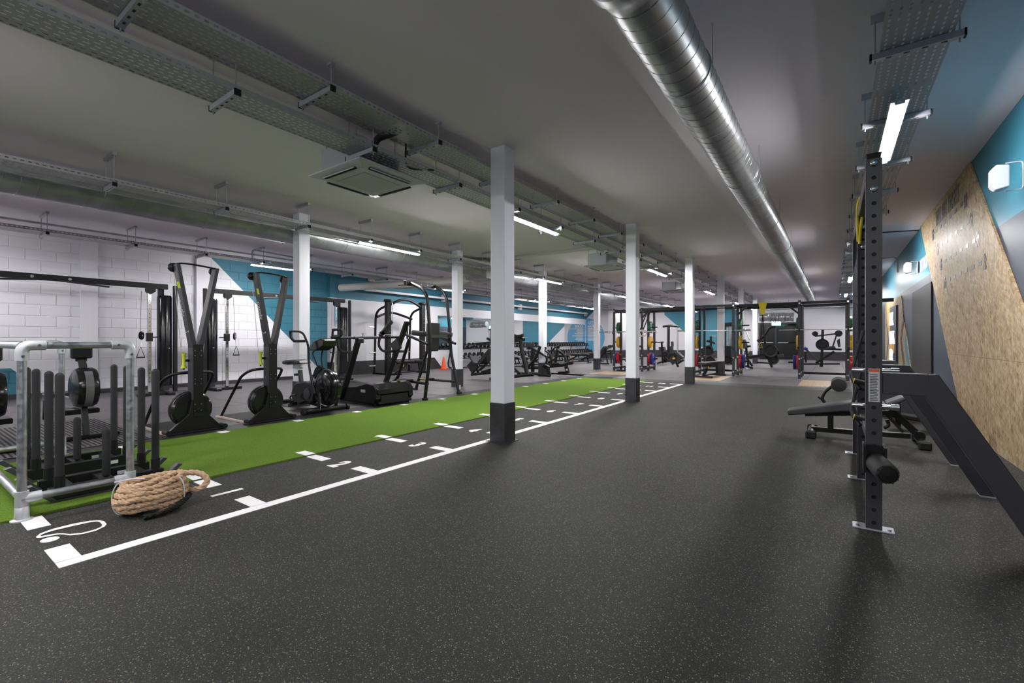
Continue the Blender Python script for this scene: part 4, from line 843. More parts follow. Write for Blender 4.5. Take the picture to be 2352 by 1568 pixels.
for s in (-1, 1):
    hd_ = M().lathe([(.05, .07), (.075, .08), (.08, .1), (.08, .15), (.07, .165), (.01, .166)], (0, 0, 0), (s, 0, 0), 14).build('head', BLKM, db); M().lathe([(.055, .1665), (.055, .168), (.001, .168)], (0, 0, 0), (s, 0, 0), 12).build('glint_badge', STEEL, hd_)  # badge kept wide and bright, standing in for reflections on the head
q = 0
for zz, x_, lab in ((.955, -12.82, 'black round dumbbell on the upper tier of the racks'), (.545, -12.54, 'black round dumbbell on the lower tier of the racks')):
    yy = 13.95
    while yy < 26.4:
        o = db if q == 0 else dup(db, (0, 0, 0)); o.location = (x_, yy, zz); o.rotation_euler = (0, .25, RND.uniform(-.05, .05)); o['label'] = '%s %s, counted from the smith machine' % (nth(int(round((yy - 13.95) / .285))), lab); o['group'] = lab.replace('black round dumbbell', 'dumbbells'); q += 1; yy += .285
# ------------------------------------------------------------------ plate-loaded machines in the middle distance
z2 = zm(1060, 730, 9.046)
def drawn(name, loc, label, cat, group, zf, Yp, items):
    """items: (part name, kind, points, size, lateral offset[, material])"""
    t = thing(name, loc, label, cat, group)
    low = min(PY(*zf(q), Yp).z - (it[3] if it[1] == 't' else it[3][1] / 2 if it[1] == 'b' else it[3] if it[1] == 'd' else 0) for it in items for q in it[2]); top = 1.6
    fz = lambda z: z if z > top else top - (top - z) * (top - .013) / (top - low)      # stand it on the floor
    for it in items:
        nm, kd, ps, sz, off = it[:5]; mt = it[5] if len(it) > 5 else BLK
        p = [PY(*zf(q), Yp) + Vector((0, off, 0)) for q in ps]; p = [Vector((v.x, v.y, fz(v.z))) for v in p]
        if kd == 't': M().tube(fillet(p, sz * 3, 4), sz, 10).build(nm, mt, t)
        elif kd == 'b': M().bar(p[0], p[1], sz[0], sz[1], (0, 1, 0)).build(nm, mt, t, bevel=.006)
        elif kd == 'p': M().prism(p, (0, sz, 0)).build(nm, mt, t, bevel=.015, seg=2)
        elif kd == 'd': M().lathe([(.03, -.03), (sz * .6, -.03), (sz * .65, -.015), (sz * .85, -.015), (sz, -.03), (sz, .03), (sz * .8, .03), (.03, .03)], p[0], (0, 1, 0), 20).build(nm, mt, t)
        elif kd == 'c': M().capsule(p[0] + Vector((0, 0, 0)), p[0] + Vector((0, sz[1], 0)), sz[0], 12).build(nm, mt, t)
    return t
Ya = 10.5
drawn('leg_press', (-7.8, 10.6, .012), 'black plate-loaded leg machine half hidden behind the nearest column', 'weight machine', 'plate-loaded machines', z2, Ya, [
    ('base_rail', 't', ((210, 1285), (900, 1215)), .045, 0), ('base_rail', 't', ((640, 1385), (1540, 1285)), .045, -.1), ('seat_frame', 'b', ((430, 1240), (1000, 1060)), (.08, .1), 0), ('frame_bar', 'b', ((260, 1100), (350, 1230)), (.06, .08), 0),
    ('roller_stem', 'b', ((300, 1010), (330, 1100)), (.04, .05), 0), ('ankle_roller', 'b', ((180, 1170), (300, 1030)), (.3, .1), 0, FOAM), ('foot_plate', 'p', ((235, 870), (262, 855), (345, 1015), (320, 1030)), .4, -.2, CHAR), ('seat_pad', 'p', ((335, 1010), (430, 1005), (430, 1050), (320, 1050)), .34, -.17, VINYL),
    ('back_pad', 'p', ((410, 1000), (640, 690), (700, 740), (470, 1050)), .4, -.2, VINYL), ('frame_bar', 'b', ((380, 1190), (560, 1000)), (.06, .08), 0), ('lever_arm', 'b', ((285, 590), (1000, 520)), (.09, .07), 0), ('lever_handle', 't', ((300, 665), (400, 610)), .03, -.25), ('top_arm', 'b', ((530, 450), (800, 620)), (.06, .06), 0),
    ('curved_post', 't', ((1250, 480), (1260, 640), (1300, 860), (1385, 1275)), .06, -.05), ('handle_bar', 't', ((1000, 270), (1130, 370), (1255, 425), (1370, 380)), .045, -.2), ('head_block', 'p', ((1000, 420), (1130, 380), (1300, 440), (1290, 520), (1000, 560)), .16, -.08), ('brace', 'b', ((1000, 1050), (1240, 1290)), (.06, .05), .0), ('brace', 'b', ((1000, 760), (1320, 980)), (.03, .03), .0, STEEL)])
Yb = 12.6
drawn('seated_row', (-7.2, 12.7, .012), 'black plate-loaded rowing machine with bent bars beside the third rear column', 'weight machine', 'plate-loaded machines', z2, Yb, [
    ('bent_arm', 't', ((1700, 610), (1640, 800), (1560, 950), (1420, 1085), (1330, 1040)), .05, -.2), ('bent_arm', 't', ((1920, 600), (1880, 760), (1860, 900), (1850, 1010)), .05, .3), ('arm_guard', 't', ((1430, 620), (1640, 740), (1800, 840), (1810, 960), (1720, 1060)), .035, -.1), ('arm_guard', 't', ((1710, 690), (1850, 790), (1870, 920), (1860, 1010)), .035, 0),
    ('arm_guard', 't', ((1930, 690), (2060, 790), (2100, 880), (2120, 1040), (2160, 1210)), .045, .2), ('front_loop', 't', ((1780, 720), (1830, 650), (1910, 630)), .025, .3), ('front_loop', 't', ((1730, 640), (1760, 650), (1730, 700)), .025, .0), ('chest_pad', 'p', ((1395, 540), (1445, 540), (1440, 690), (1385, 680)), .25, -.12, VINYL), ('post', 'b', ((1480, 690), (1480, 1180)), (.09, .09), 0),
    ('lower_beam', 't', ((1400, 1090), (1620, 1090), (1850, 1060), (2110, 1035), (2200, 990), (2320, 965)), .05, 0), ('base_rail', 't', ((1240, 1200), (1600, 1210), (1910, 1255)), .05, -.2), ('base_rail', 'b', ((1930, 1210), (2160, 1200)), (.07, .06), .25), ('leg', 'b', ((1850, 1060), (1900, 1250)), (.1, .07), -.2), ('leg', 'b', ((2105, 1060), (2140, 1225)), (.1, .07), .2), ('seat', 'p', ((1880, 980), (2050, 970), (2070, 1010), (1880, 1020)), .3, -.1, VINYL),
    ('steel_link', 'b', ((1780, 1010), (1880, 1060)), (.03, .03), -.15, STEEL), ('sticker', 'b', ((2137, 1120), (2142, 1165)), (.05, .08), .17, WPLA)])
z6b = zm(1300, 720, 11.2)
drawn('preacher_bench', (-8.6, 20.5, .012), 'black preacher curl bench by the end wall beside the first rack', 'bench', None, z6b, 20.5, [
    ('arm_pad', 'p', ((875, 930), (1010, 780), (1120, 775), (1125, 820), (1030, 840), (905, 960)), .55, -.27, VINYL), ('leg', 'b', ((1020, 850), (1070, 1140)), (.06, .06), 0), ('leg', 'b', ((1000, 900), (900, 1030)), (.06, .05), 0), ('base_rail', 'b', ((865, 1150), (1110, 1155)), (.06, .06), 0), ('seat_arm', 'b', ((1050, 885), (1200, 890)), (.06, .08), 0), ('seat', 'p', ((1110, 850), (1200, 850), (1200, 890), (1110, 890)), .3, -.15, VINYL), ('seat_post', 'b', ((1160, 890), (1165, 1150)), (.06, .06), 0)])
# ------------------------------------------------------------------ power racks, plates, bars, platforms
def plate(mat, nm):
    t = thing('bumper_plate', (0, 0, 0), '', 'weight plate', 'coloured bumper plates on the racks'); ORG[t.name] = Vector()
    d = M().lathe([(.03, -.03), (.1, -.03), (.115, -.022), (.17, -.022), (.18, -.035), (.218, -.035), (.225, -.028), (.225, .028), (.218, .035), (.18, .035), (.17, .022), (.115, .022), (.1, .03), (.03, .03)], (0, 0, 0), (1, 0, 0), 36).build('disc', mat, t)
    M().lathe([(.026, -.036), (.06, -.036), (.06, .036), (.026, .036), (.026, -.036)], (0, 0, 0), (1, 0, 0), 20).build('hub', STEEL, d)
    for s in (-1, 1): M().box((s * .0235, 0, .145), (.003, .14, .022)).build('lettering_band', WPLA, d)
    return t
PL = {}
def put_plate(key, mat, loc, label):
    if key not in PL: PL[key] = o = plate(mat, key)
    else: o = dup(PL[key], loc)
    o.location = loc; o['label'] = label; o['group'] = 'coloured bumper plates on the racks'
def rack(nm, xl, xr, ys, label, sides):
    t = thing('power_rack', ((xl + xr) / 2, sum(ys) / len(ys), .012), label, 'power rack', 'charcoal power racks'); w_ = .075
    for xe in (xl, xr):
        for yy in ys:
            u = M().bb(xe - w_ / 2, xe + w_ / 2, yy - w_ / 2, yy + w_ / 2, .02, 2.36).build('upright', CHAR, t, bevel=.005)
            hs = M()
            for k_ in range(22): hs.cyl((xe, yy - w_ / 2 - .001, .2 + k_ * .095), (xe, yy - w_ / 2, .2 + k_ * .095), .012, n=6); hs.cyl((xe + w_ / 2, yy, .2 + k_ * .095), (xe + w_ / 2 + .001, yy, .2 + k_ * .095), .012, n=6)
            hb = hs.build('upright_holes', BLK, u); hb['kind'] = 'stuff'
            for zz in (.18, .62, 2.27): M().box((xe, yy - w_ / 2 - .002, zz), (.045, .003, .045)).build('bolt_plate', STEEL, u)
            M().box((xe, yy, .018), (.13, .13, .012)).build('base_plate', ZINC, t)
        for zz in (2.28, .12): M().bar((xe, ys[0], zz), (xe, ys[-1], zz), .06, .07).build('side_beam', BLK, t, bevel=.004)
        M().bar((xe, ys[0] - .14, 1.44), (xe, ys[0], 1.44), .05, .05).build('bar_hook', BLK, t); M().bar((xe, ys[0] - .09, 1.44), (xe, ys[0] - .09, 1.53), .04, .03, (0, 1, 0)).build('bar_hook', BLK, t)
        M().bar((xe, ys[0] - .02, .95), (xe, ys[0] - .5, .95), .06, .08).build('spotter_arm', BLK, t)
    for yy in (ys[0], ys[-1]): M().bar((xl, yy, 2.28), (xr, yy, 2.28), .06, .07).build('top_beam', BLK, t, bevel=.004)
    M().tube([(xl, ys[0] - .1, 2.2), (xr, ys[0] - .1, 2.2)], .017, 8).build('chin_bar', BLK, t); M().bar((xl, ys[-1], .12), (xr, ys[-1], .12), .06, .07).build('rear_beam', BLK, t)
    ym = ys[len(ys) // 2]
    for sd, side in ((-1, 'left'), (1, 'right')):
        xe = xl if sd < 0 else xr
        for zz, cols in ((1.66, (('green', GRN),)), (1.1, (('yellow', YEL),)), (.48, (('red', RED), ('blue', BLUE)))):
            M().cyl((xe, ym, zz), (xe + sd * .34, ym, zz), .024, n=12).build('plate_peg', BLK, t)
            for k_, (cn, cm) in enumerate(cols):
                put_plate(cn, cm, (xe + sd * (.085 + k_ * .082), ym, zz - .0), '%s bumper plate on the %s peg of %s' % (cn, side, nm))
    return t
rack('the rack behind the turf end', -6.8, -5.72, (16.35, 17.05, 17.75), 'charcoal power rack behind the far end of the turf', 2)
rack('the middle rack', -3.77, -2.58, (15.8, 16.6, 17.3), 'charcoal power rack with a flat bench in the middle of the row', 2)
rack('the right rack', -.82, .34, (15.95, 16.75, 17.5), 'charcoal power rack on the right by the chevron board', 2)
def barbell(xa, xb, y, z, label):
    t = thing('barbell', ((xa + xb) / 2, y, z), label, 'barbell', 'barbells racked on the power racks')
    M().cyl((xa + .4, y, z), (xb - .4, y, z), .0145, n=10).build('shaft', STEEL, t)
    for e, s in ((xa, 1), (xb, -1)): M().cyl((e, y, z), (e + s * .41, y, z), .025, n=12).build('sleeve', CHROME, t); M().cyl((e + s * .41, y, z), (e + s * .44, y, z), .04, n=12).build('collar', STEEL, t)
barbell(-7.36, -5.16, 16.26, 1.485, 'steel barbell on the rack behind the turf end'); barbell(-4.28, -2.08, 15.71, 1.485, 'steel barbell on the middle rack'); barbell(-1.34, .86, 15.86, 1.485, 'steel barbell on the right rack')
for n_, (xa, xb, ya_, yb_, lab) in enumerate(((-6.95, -5.72, 14.45, 15.95, 'oak lifting platform inlay in front of the rack behind the turf'), (-3.6, -2.65, 14.0, 16.0, 'oak lifting platform inlay under the flat bench'), (-.74, .15, 13.72, 15.75, 'oak lifting platform inlay in front of the right rack'))):
    t = thing('lifting_platform', ((xa + xb) / 2, (ya_ + yb_) / 2, .012), lab, 'platform', 'oak lifting platforms')
    for k_ in range(3): d_ = (xb - xa) / 3; M().bb(xa + k_ * d_ + .001, xa + (k_ + 1) * d_ - .001, ya_, yb_, .011, .017).build('plank', OAK, t)
t = thing('rig_bridge', (-3, 17, 2.2), 'long black overhead rig beams linking the power racks', 'rig')
for (xa, xb) in ((-5.72, -3.77), (-2.58, -.82)):
    for yy in (16.2, 17.4): M().bar((xa + .04, yy, 2.28), (xb - .04, yy, 2.28), .06, .1).build('beam', BLK, t, bevel=.004)
    for e, s in ((xa, 1), (xb, -1)): M().bar((e + s * .04, 16.2, 1.98), (e + s * .32, 16.2, 2.24), .05, .05).build('gusset', BLK, t)
    M().tube([(xa + .04, 16.8, 2.26), (xb - .04, 16.8, 2.26)], .018, 8).build('grip_bar', BLK, t)
M().bar((.38, 16.2, 2.28), (1.35, 16.2, 2.28), .06, .1).build('beam', BLK, t)
dup(bn0, (-3.18, 15.5, .018), math.radians(80), 'flat black bench standing on the middle oak platform', 'black weight benches')
dup(bn0, (-6.3, 16.9, .018), math.radians(85), 'black bench inside the rack behind the turf end', 'black weight benches')
# suspension strap and rings
sp_ = PY(1752, 700, 16.2); t = thing('suspension_strap', (sp_.x, 16.2, 1.3), 'yellow and black suspension strap hanging from the rig beam', 'strap')
M().prism([(sp_.x - .12, 16.16, 2.36), (sp_.x + .12, 16.16, 2.36), (sp_.x + .05, 16.16, 1.98), (sp_.x - .05, 16.16, 1.98)], (0, .012, 0)).build('anchor_strap', YSTR, t)
for e in (-1, 1):
    M().bar((sp_.x, 16.16, 1.98), (sp_.x + e * .06, 16.16, 1.1), .025, .004, (0, 1, 0)).build('web_strap', BLKM, t); M().tube([(sp_.x + e * .06, 16.16, 1.1), (sp_.x + e * .12, 16.16, .95), (sp_.x + e * .0, 16.16, .95)], .012, 6, closed=True).build('handle', YSTR if e < 0 else BLKM, t)
M().tube(arc((sp_.x, 16.16, 1.94), .03, 0, 6.28, 14, (1, 0, 0), (0, 0, 1))[:-1], .006, 6, closed=True).build('carabiner', STEEL, t)
for q, px in enumerate((1470, 1477)):
    c = PY(px, 765, 15.9); t = thing('gym_ring', c, 'pale wooden gymnastic ring, %s of the pair beside the second column' % ('left' if q == 0 else 'right'), 'gym ring', 'wooden gym rings')
    M().tube([c + Vector((.115 * math.cos(a), (.02 if q else -.02) * math.cos(a), .115 * math.sin(a))) for a in [2 * math.pi * i / 28 for i in range(28)]], .016, 10, closed=True).build('ring', PINKT, t)
    M().bar(c + Vector((0, 0, .11)), Vector((c.x + .22, 16.1, 2.26)), .035, .004, (0, 1, 0)).build('strap', BLKM, t)
# ------------------------------------------------------------------ wall rig on the right
z9 = zm(1760, 780, 3.137)
rg = thing('wall_rig', (.45, 4.7, 0), 'charcoal storage rig of tall drilled uprights with sloping rear legs beside the strand board', 'rig')
ZT = 2.33; w_ = .08
def holed_post(x, y, z0, z1, step, par):
    """square tube with real round holes through the near face"""
    m = M(); hw = w_ / 2; rH = .0125; n = 12; k0 = int((z1 - z0) / step); V_ = []
    for (fx, fy, ux, uy) in ((0, -1, 1, 0), (-1, 0, 0, -1), (0, 1, -1, 0), (1, 0, 0, 1)):
        face = fy == -1 or fx == -1
        for k_ in range(k0):
            za, zb = z0 + k_ * step, z0 + (k_ + 1) * step; cz = (za + zb) / 2
            def P(u, zz, d=0): return Vector((x + fx * (hw - d) + ux * u, y + fy * (hw - d) + uy * u, zz))
            if not face: m.add([P(-hw, za), P(hw, za), P(hw, zb), P(-hw, zb)], [(0, 1, 2, 3)]); continue
            out = []; inn = []
            for j in range(n):
                a = 2 * math.pi * j / n + math.pi / n; ca, sa = math.cos(a), math.sin(a); s = min(hw / max(abs(ca), 1e-6), (step / 2) / max(abs(sa), 1e-6))
                out.append(P(ca * s, cz + sa * s)); inn.append(P(ca * rH, cz + sa * rH))
            deep = [p + Vector((-fx, -fy, 0)) * .004 for p in inn]
            b = [(j, (j + 1) % n, n + (j + 1) % n, n + j) for j in range(n)] + [(n + j, n + (j + 1) % n, 2 * n + (j + 1) % n, 2 * n + j) for j in range(n)]
            m.add(out + inn + deep, b)
            for cu, czz in ((-hw, za), (hw, za), (hw, zb), (-hw, zb)): pass
            cor = [P(hw, zb), P(-hw, zb), P(-hw, za), P(hw, za)]
            for ci, c in enumerate(cor):
                ang = math.atan2(c.z - cz, hw if ci in (0, 3) else -hw) % (2 * math.pi); j = int((ang - math.pi / n) // (2 * math.pi / n)) % n
                m.add([c, out[j], out[(j + 1) % n]], [(0, 1, 2)])
    m.add([(x - hw, y - hw, z1), (x + hw, y - hw, z1), (x + hw, y + hw, z1), (x - hw, y + hw, z1)], [(0, 1, 2, 3)])
    o = m.build('upright', CHAR, par); M().bb(x - hw + .006, x + hw - .006, y - hw + .006, y + hw - .006, z0, z1 - .004).build('upright_core', BLKM, o)
    return o
for n_, yy in enumerate((3.62, 4.86, 5.9)):
    x0 = .205
    holed_post(x0, yy, .01, ZT, .0788, rg)
    M().bb(x0 - .105, x0 + .1, yy - .05, yy + .05, 0, .01).build('foot_plate', ZINC, rg, bevel=.003)
    for e in (-.08, .075): M().cyl((x0 + e, yy - .03, .01), (x0 + e, yy - .03, .022), .011, n=6).build('floor_bolt', STEEL, rg)
    ax_ = .46
    M().bb(x0 + w_ / 2, ax_, yy - .035, yy + .035, .845, .975).build('rear_arm', CHAR, rg, bevel=.004)
    M().prism([(ax_, yy - .035, .975), (ax_ - .02, yy - .035, .845), (.9, yy - .035, .01), (1.03, yy - .035, .01), (.5, yy - .035, .975)], (0, .07, 0)).build('sloping_leg', CHAR, rg, bevel=.004)
    M().bb(.9, 1.05, yy - .045, yy + .045, 0, .01).build('foot_plate', ZINC, rg)
for ya_, yb_ in ((3.66, 4.82), (4.9, 5.86)): M().bb(.17, .24, ya_, yb_, 2.2, 2.3).build('top_beam', CHAR, rg, bevel=.004); M().bb(.18, .23, ya_, yb_, .5, .56).build('lower_beam', CHAR, rg, bevel=.004)
for zz in (2.27, 2.11): M().lathe([(.02, 0), (.019, .008), (.01, .012), (.001, .013)], (.205, 3.58, zz), (0, -1, 0), 12).build('bolt_head', CHROME, rg)
for yy, zz in ((4.82, 2.29), (4.82, 2.13), (4.82, 1.96)): M().lathe([(.02, 0), (.019, .008), (.01, .012), (.001, .013)], (.205, yy, zz), (0, -1, 0), 12).build('bolt_head', CHROME, rg)
stk = M().bb(.178, .232, 3.5775, 3.5795, .795, 1.0).build('warning_sticker', WPLA, rg); M().bb(.181, .229, 3.576, 3.5776, .98, .996).build('sticker_header', ORA, stk)
for q in range(17): M().bb(.184, .184 + RND.uniform(.034, .042), 3.576, 3.5776, .803 + q * .0098, .807 + q * .0098).build('sticker_text', FOAM, stk)
# roller attachment
t = thing('foam_roller_attachment', (.24, 3.5, .35), 'black foam roller pad clamped low on the nearest rig upright', 'roller pad')
M().bb(.155, .262, 3.565, 3.579, .385, .53).build('bracket_plate', BLK, t); M().bb(.247, .262, 3.5, 3.67, .385, .53).build('bracket_side', BLK, t); M().bb(.15, .163, 3.5, 3.67, .37, .53).build('bracket_side', BLK, t)
ra, rb = Vector((.212, 3.565, .43)), Vector((.245, 3.27, .43)); M().lathe([(.04, 0), (.056, .01), (.058, .03), (.058, .28), (.05, .3), (.03, .305)], ra, rb - ra, 24).build('foam_roller', FOAM, t)
M().lathe([(.045, .306), (.04, .312), (.012, .314), (.012, .322), (.001, .323)], ra, rb - ra, 20).build('end_cap', BLK, t)
for q in range(10):
    a = 2 * math.pi * q / 10; dv = (rb - ra).normalized(); u = dv.orthogonal().normalized(); v = dv.cross(u); c = ra + dv * .308 + (u * math.cos(a) + v * math.sin(a)) * .048
    M().box(c, (.008, .008, .008)).build('end_notch', BLKM, t)
# yellow band and black straps on the rig
t = thing('resistance_band', (.17, 4.7, 1.9), 'yellow resistance band looped over the second rig upright', 'band')
M().tube(smooth([(.17, 4.79, 2.0), (.165, 4.78, 2.28), (.19, 4.77, 2.37), (.205, 4.77, 2.3), (.185, 4.775, 2.1), (.18, 4.78, 1.98)], 5), .01, 8).build('band_loop', YSTR, t)
t = thing('strap_handles', (.17, 4.3, .6), 'black strap handles hanging between the rig uprights', 'strap')
for dz in (0, -.28): M().tube(smooth([(.2, 4.75, 1.25 + dz), (.14, 4.6, 1.0 + dz), (.12, 4.5, .88 + dz), (.17, 4.4, .8 + dz)], 6), .012, 8).build('strap', BLKM, t); M().cyl((.13, 4.42, .86 + dz), (.26, 4.42, .83 + dz), .02, n=10).build('grip', FOAM, t); M().cyl((.128, 4.42, .8605 + dz), (.133, 4.42, .8595 + dz), .021, n=10).build('yellow_ring', YSTR, t)
for zz in (.98, .75): M().cyl((.1, 3.75, zz), (.33, 3.75, zz), .014, n=10).build('locking_pin', CHROME, rg); M().cyl((.3, 3.75, zz), (.34, 3.75, zz), .02, n=12).build('pin_head', CHROME, rg)
# adjustable sit-up bench behind the rig
z6 = zm(1780, 840, 5.6); Yq = 6.78; e_ = onY(z6, Yq)
bq = thing('situp_bench', (.3, Yq, 0), 'dark grey sit-up bench with leg roller behind the rig uprights', 'bench')
pts = e_((165, 555), (1000, 445), (1420, 470), (1420, 540), (1000, 560), (180, 618)); M().prism([p + Vector((0, -.15, 0)) for p in pts], (0, .3, 0)).build('long_pad', mk('dark_grey_vinyl', (.045, .045, .05), .5), bq, bevel=.015, seg=2)
pts = e_((1420, 460), (1640, 380), (1680, 420), (1430, 530)); M().prism([p + Vector((0, -.15, 0)) for p in pts], (0, .3, 0)).build('seat_pad', bpy.data.materials['dark_grey_vinyl'], bq, bevel=.015, seg=2)
M().bar(*e_((385, 620), (1500, 600)), .06, .05).build('pad_beam', BLK, bq); M().bar(*e_((715, 610), (715, 800)), .06, .08, (0, 1, 0)).build('front_post', BLK, bq, bevel=.005)
M().bar(*e_((470, 805), (1000, 850)), .07, .055).build('base_rail', BLK, bq); M().bar(*e_((1000, 850), (1740, 900)), .07, .055).build('base_rail', BLK, bq)
fa = PZ(*z6((450, 870))); fb = PZ(*z6((1840, 1010)))
for f_, nm in ((fa, 'front_foot'), (Vector((.78, 6.78, 0)), 'rear_foot')):
    M().tube([(f_.x + .02, Yq - .26, .05), (f_.x + .02, Yq + .26, .05)], .04, 12).build(nm, BLK, bq)
    for s in (-1, 1): M().box((f_.x + .02, Yq + s * .26, .045), (.11, .08, .09)).build('rubber_cap', BLKM, bq, bevel=.015)
M().bar(*e_((1480, 560), (1850, 890)), .07, .05, (0, 1, 0)).build('rear_strut', BLK, bq, bevel=.005); M().bar(*e_((1400, 590), (1650, 850)), .03, .03, (0, 1, 0)).build('gas_strut', BLKM, bq); M().lathe([(.05, -.03), (.05, .03)], e_((1850, 890))[0] + Vector((0, -.05, 0)), (0, 1, 0), 14).build('pivot', BLK, bq)
M().tube(fillet(e_((1400, 800), (1470, 770), (1440, 690)), .05), .018, 8).build('hook', BLK, bq)
pk = e_((640, 470), (600, 420), (640, 330), (740, 260)); M().tube(fillet(pk, .1, 4), .019, 10).build('roller_stem', BLK, bq); M().bar(*e_((555, 395), (640, 470)), .03, .02).build('stem_claw', BLK, bq)
rl = e_((820, 240))[0]; M().lathe([(.03, -.2), (.075, -.19), (.08, -.17), (.08, -.02), (.07, -.01), (.03, -.005), (.03, .005), (.07, .01), (.08, .02), (.08, .17), (.075, .19), (.03, .2)], rl + Vector((0, .08, 0)), (.0, 1, 0), 20).build('leg_roller', FOAM, bq)
t = thing('kettle_stand', (.9, 8.1, 0), 'black low weight machine lying behind the sloping rig legs', 'weight machine')
for ps in (((1420, 600), (2000, 700)), ((2150, 540), (2290, 640))): p = [PY(*z6(q), 7.9) for q in ps]; M().bar(p[0], p[1], .3, .05).build('frame_rail', BLK, t, bevel=.01)
M().bar((.7, 7.9, .03), (.7, 7.9, .4), .06, .06, (0, 1, 0)).build('leg', BLK, t); M().bar((1.2, 7.9, .012), (1.2, 7.9, .42), .06, .06, (0, 1, 0)).build('leg', BLK, t)
# small black box bench seen past the rig
p0 = PY(2040, 855, 9.2); t = thing('plyo_box', (p0.x + .1, 9.2, 0), 'dark angular plyometric block behind the rig by the wall', 'box')
M().prism([(p0.x - .1, 9.0, .0), (p0.x + .55, 9.0, 0), (p0.x + .22, 9.0, .6), (p0.x - .1, 9.0, .6)], (0, .5, 0)).build('block', CHAR, t, bevel=.01)
# ------------------------------------------------------------------ far end: doors, exit sign, duct, machines
YW = 32.0
dr = struct(M().bb(PY(1742, 780, YW).x, PY(1846, 780, YW).x, YW - .05, YW, .0, 2.25).build('door_1', DOORM), 'black double doors in the far wall')
xm_ = PY(1782, 780, YW).x
for (xa, xb) in ((1745, 1781), (1783, 1842)):
    l = M().bb(PY(xa, 780, YW).x + .03, PY(xb, 780, YW).x - .03, YW - .075, YW - .05, .02, 2.15).build('door_leaf', GLOSS, dr, bevel=.01); M().bb(PY(xa, 780, YW).x + .1, PY(xb, 780, YW).x - .1, YW - .11, YW - .08, 1.0, 1.05).build('push_bar', STEEL, l)
c = PY(1783, 741, 30.5); t = thing('exit_sign', c, 'lit green exit sign hanging in front of the black doors', 'sign')
M().box(c, (.46, .06, .32)).build('light_box', EXIT, t); M().box(c + Vector((0, 0, .2)), (.5, .08, .06)).build('housing', WPLA, t); M().box(c + Vector((-.08, -.032, 0)), (.12, .004, .16)).build('running_figure', WPLA, t); M().box(c + Vector((.1, -.032, 0)), (.16, .004, .05)).build('arrow', WPLA, t)
for e in (-.2, .2): M().cyl(c + Vector((e, 0, .2)), Vector((c.x + e, c.y, ZC)), .006, n=5).build('hanger', ZINC, t)
a, b = PY(1745, 728, 29), PY(1824, 728, 29); m = M(); n_ = 40
pts = [a.lerp(b, i / n_) for i in range(n_ + 1)]; m.tube(pts, .2, 14, rs=[.24 + .03 * RND.uniform(-1, 1) for _ in pts]); t = thing('foil_duct', a.lerp(b, .5), 'crinkled silver foil duct above the black doors', 'duct'); m.build('foil_sleeve', FOIL, t)
for e in (.15, .5, .85): pq = a.lerp(b, e); M().cyl(pq, (pq.x, pq.y, ZC), .008, n=6).build('hanger_rod', ZINC, t)
tag(M().bb(-4.5, .9, 31.3, 31.9, 3.02, 3.38).build('cross_duct', DUCT), 'rectangular galvanised duct across the far end of the room', 'duct')
for q, (px, w2) in enumerate(((1700, .9), (1760, .9))):
    c = PY(px, 690, 31.2); t = thing('high_window', c, '%s small pale high-level vent panel at the far end' % ('left' if q == 0 else 'right'), 'vent'); M().box((c.x, 31.28, 3.2), (w2, .03, .24)).build('panel', WPLA, t); M().box((c.x, 31.26, 3.2), (.02, .02, .24)).build('mullion', ZINC, t)
z5 = zm(1720, 680, 7.128)
drawn('lever_machine', (-3.4, 21.5, .012), 'black lever weight machine left of the black doors', 'weight machine', 'far weight machines', z5, 21.5, [('lever', 't', ((140, 735), (250, 650), (340, 510), (440, 500)), .05, 0), ('post', 'b', ((270, 640), (260, 920)), (.08, .08), 0), ('beam', 'b', ((0, 1000), (330, 935)), (.1, .12), 0), ('weight_plate', 'd', ((365, 890),), .25, -.15), ('weight_plate', 'd', ((375, 940),), .28, .1), ('leg', 'b', ((330, 1040), (380, 1155)), (.09, .08), 0), ('leg', 'b', ((-10, 1040), (60, 1135)), (.09, .08), 0), ('base_rail', 'b', ((120, 1080), (440, 1100)), (.06, .06), .3), ('seat', 'p', ((460, 945), (560, 940), (565, 985), (480, 1000)), .4, -.2, VINYL), ('foot_disc', 'd', ((400, 1035),), .2, 0)])
drawn('chest_press', (.0, 24, .012), 'black plate-loaded chest press against the white far wall', 'weight machine', 'far weight machines', z5, 24.0, [('post', 'b', ((1210, 540), (1190, 1130)), (.1, .1), 0), ('lever', 'b', ((1080, 655), (1460, 610)), (.06, .07), 0), ('weight_plate', 'd', ((1205, 790),), .25, -.1), ('weight_plate', 'd', ((1085, 615),), .11, -.1), ('weight_plate', 'd', ((1470, 610),), .14, .1), ('diagonal', 'b', ((1100, 1090), (1400, 900)), (.1, .12), 0), ('diagonal', 'b', ((940, 870), (1130, 1060)), (.08, .08), 0, CHAR), ('base_rail', 'b', ((890, 1105), (1490, 1100)), (.07, .07), 0), ('upright', 'b', ((930, 900), (935, 1080)), (.07, .07), 0), ('beam', 'b', ((1180, 860), (1520, 870)), (.08, .1), 0), ('arm', 't', ((1430, 650), (1370, 830)), .03, 0), ('seat', 'p', ((1300, 820), (1400, 810), (1430, 850), (1300, 860)), .3, -.15, VINYL), ('back_pad', 'p', ((1440, 720), (1490, 690), (1500, 830), (1460, 830)), .3, -.15, VINYL), ('foot', 'b', ((1160, 1138), (1215, 1138)), (.2, .06), 0), ('roller', 'c', ((930, 855),), (.08, .4), -.2, BLUE)])
zb_ = zm(1460, 680, 8.712)
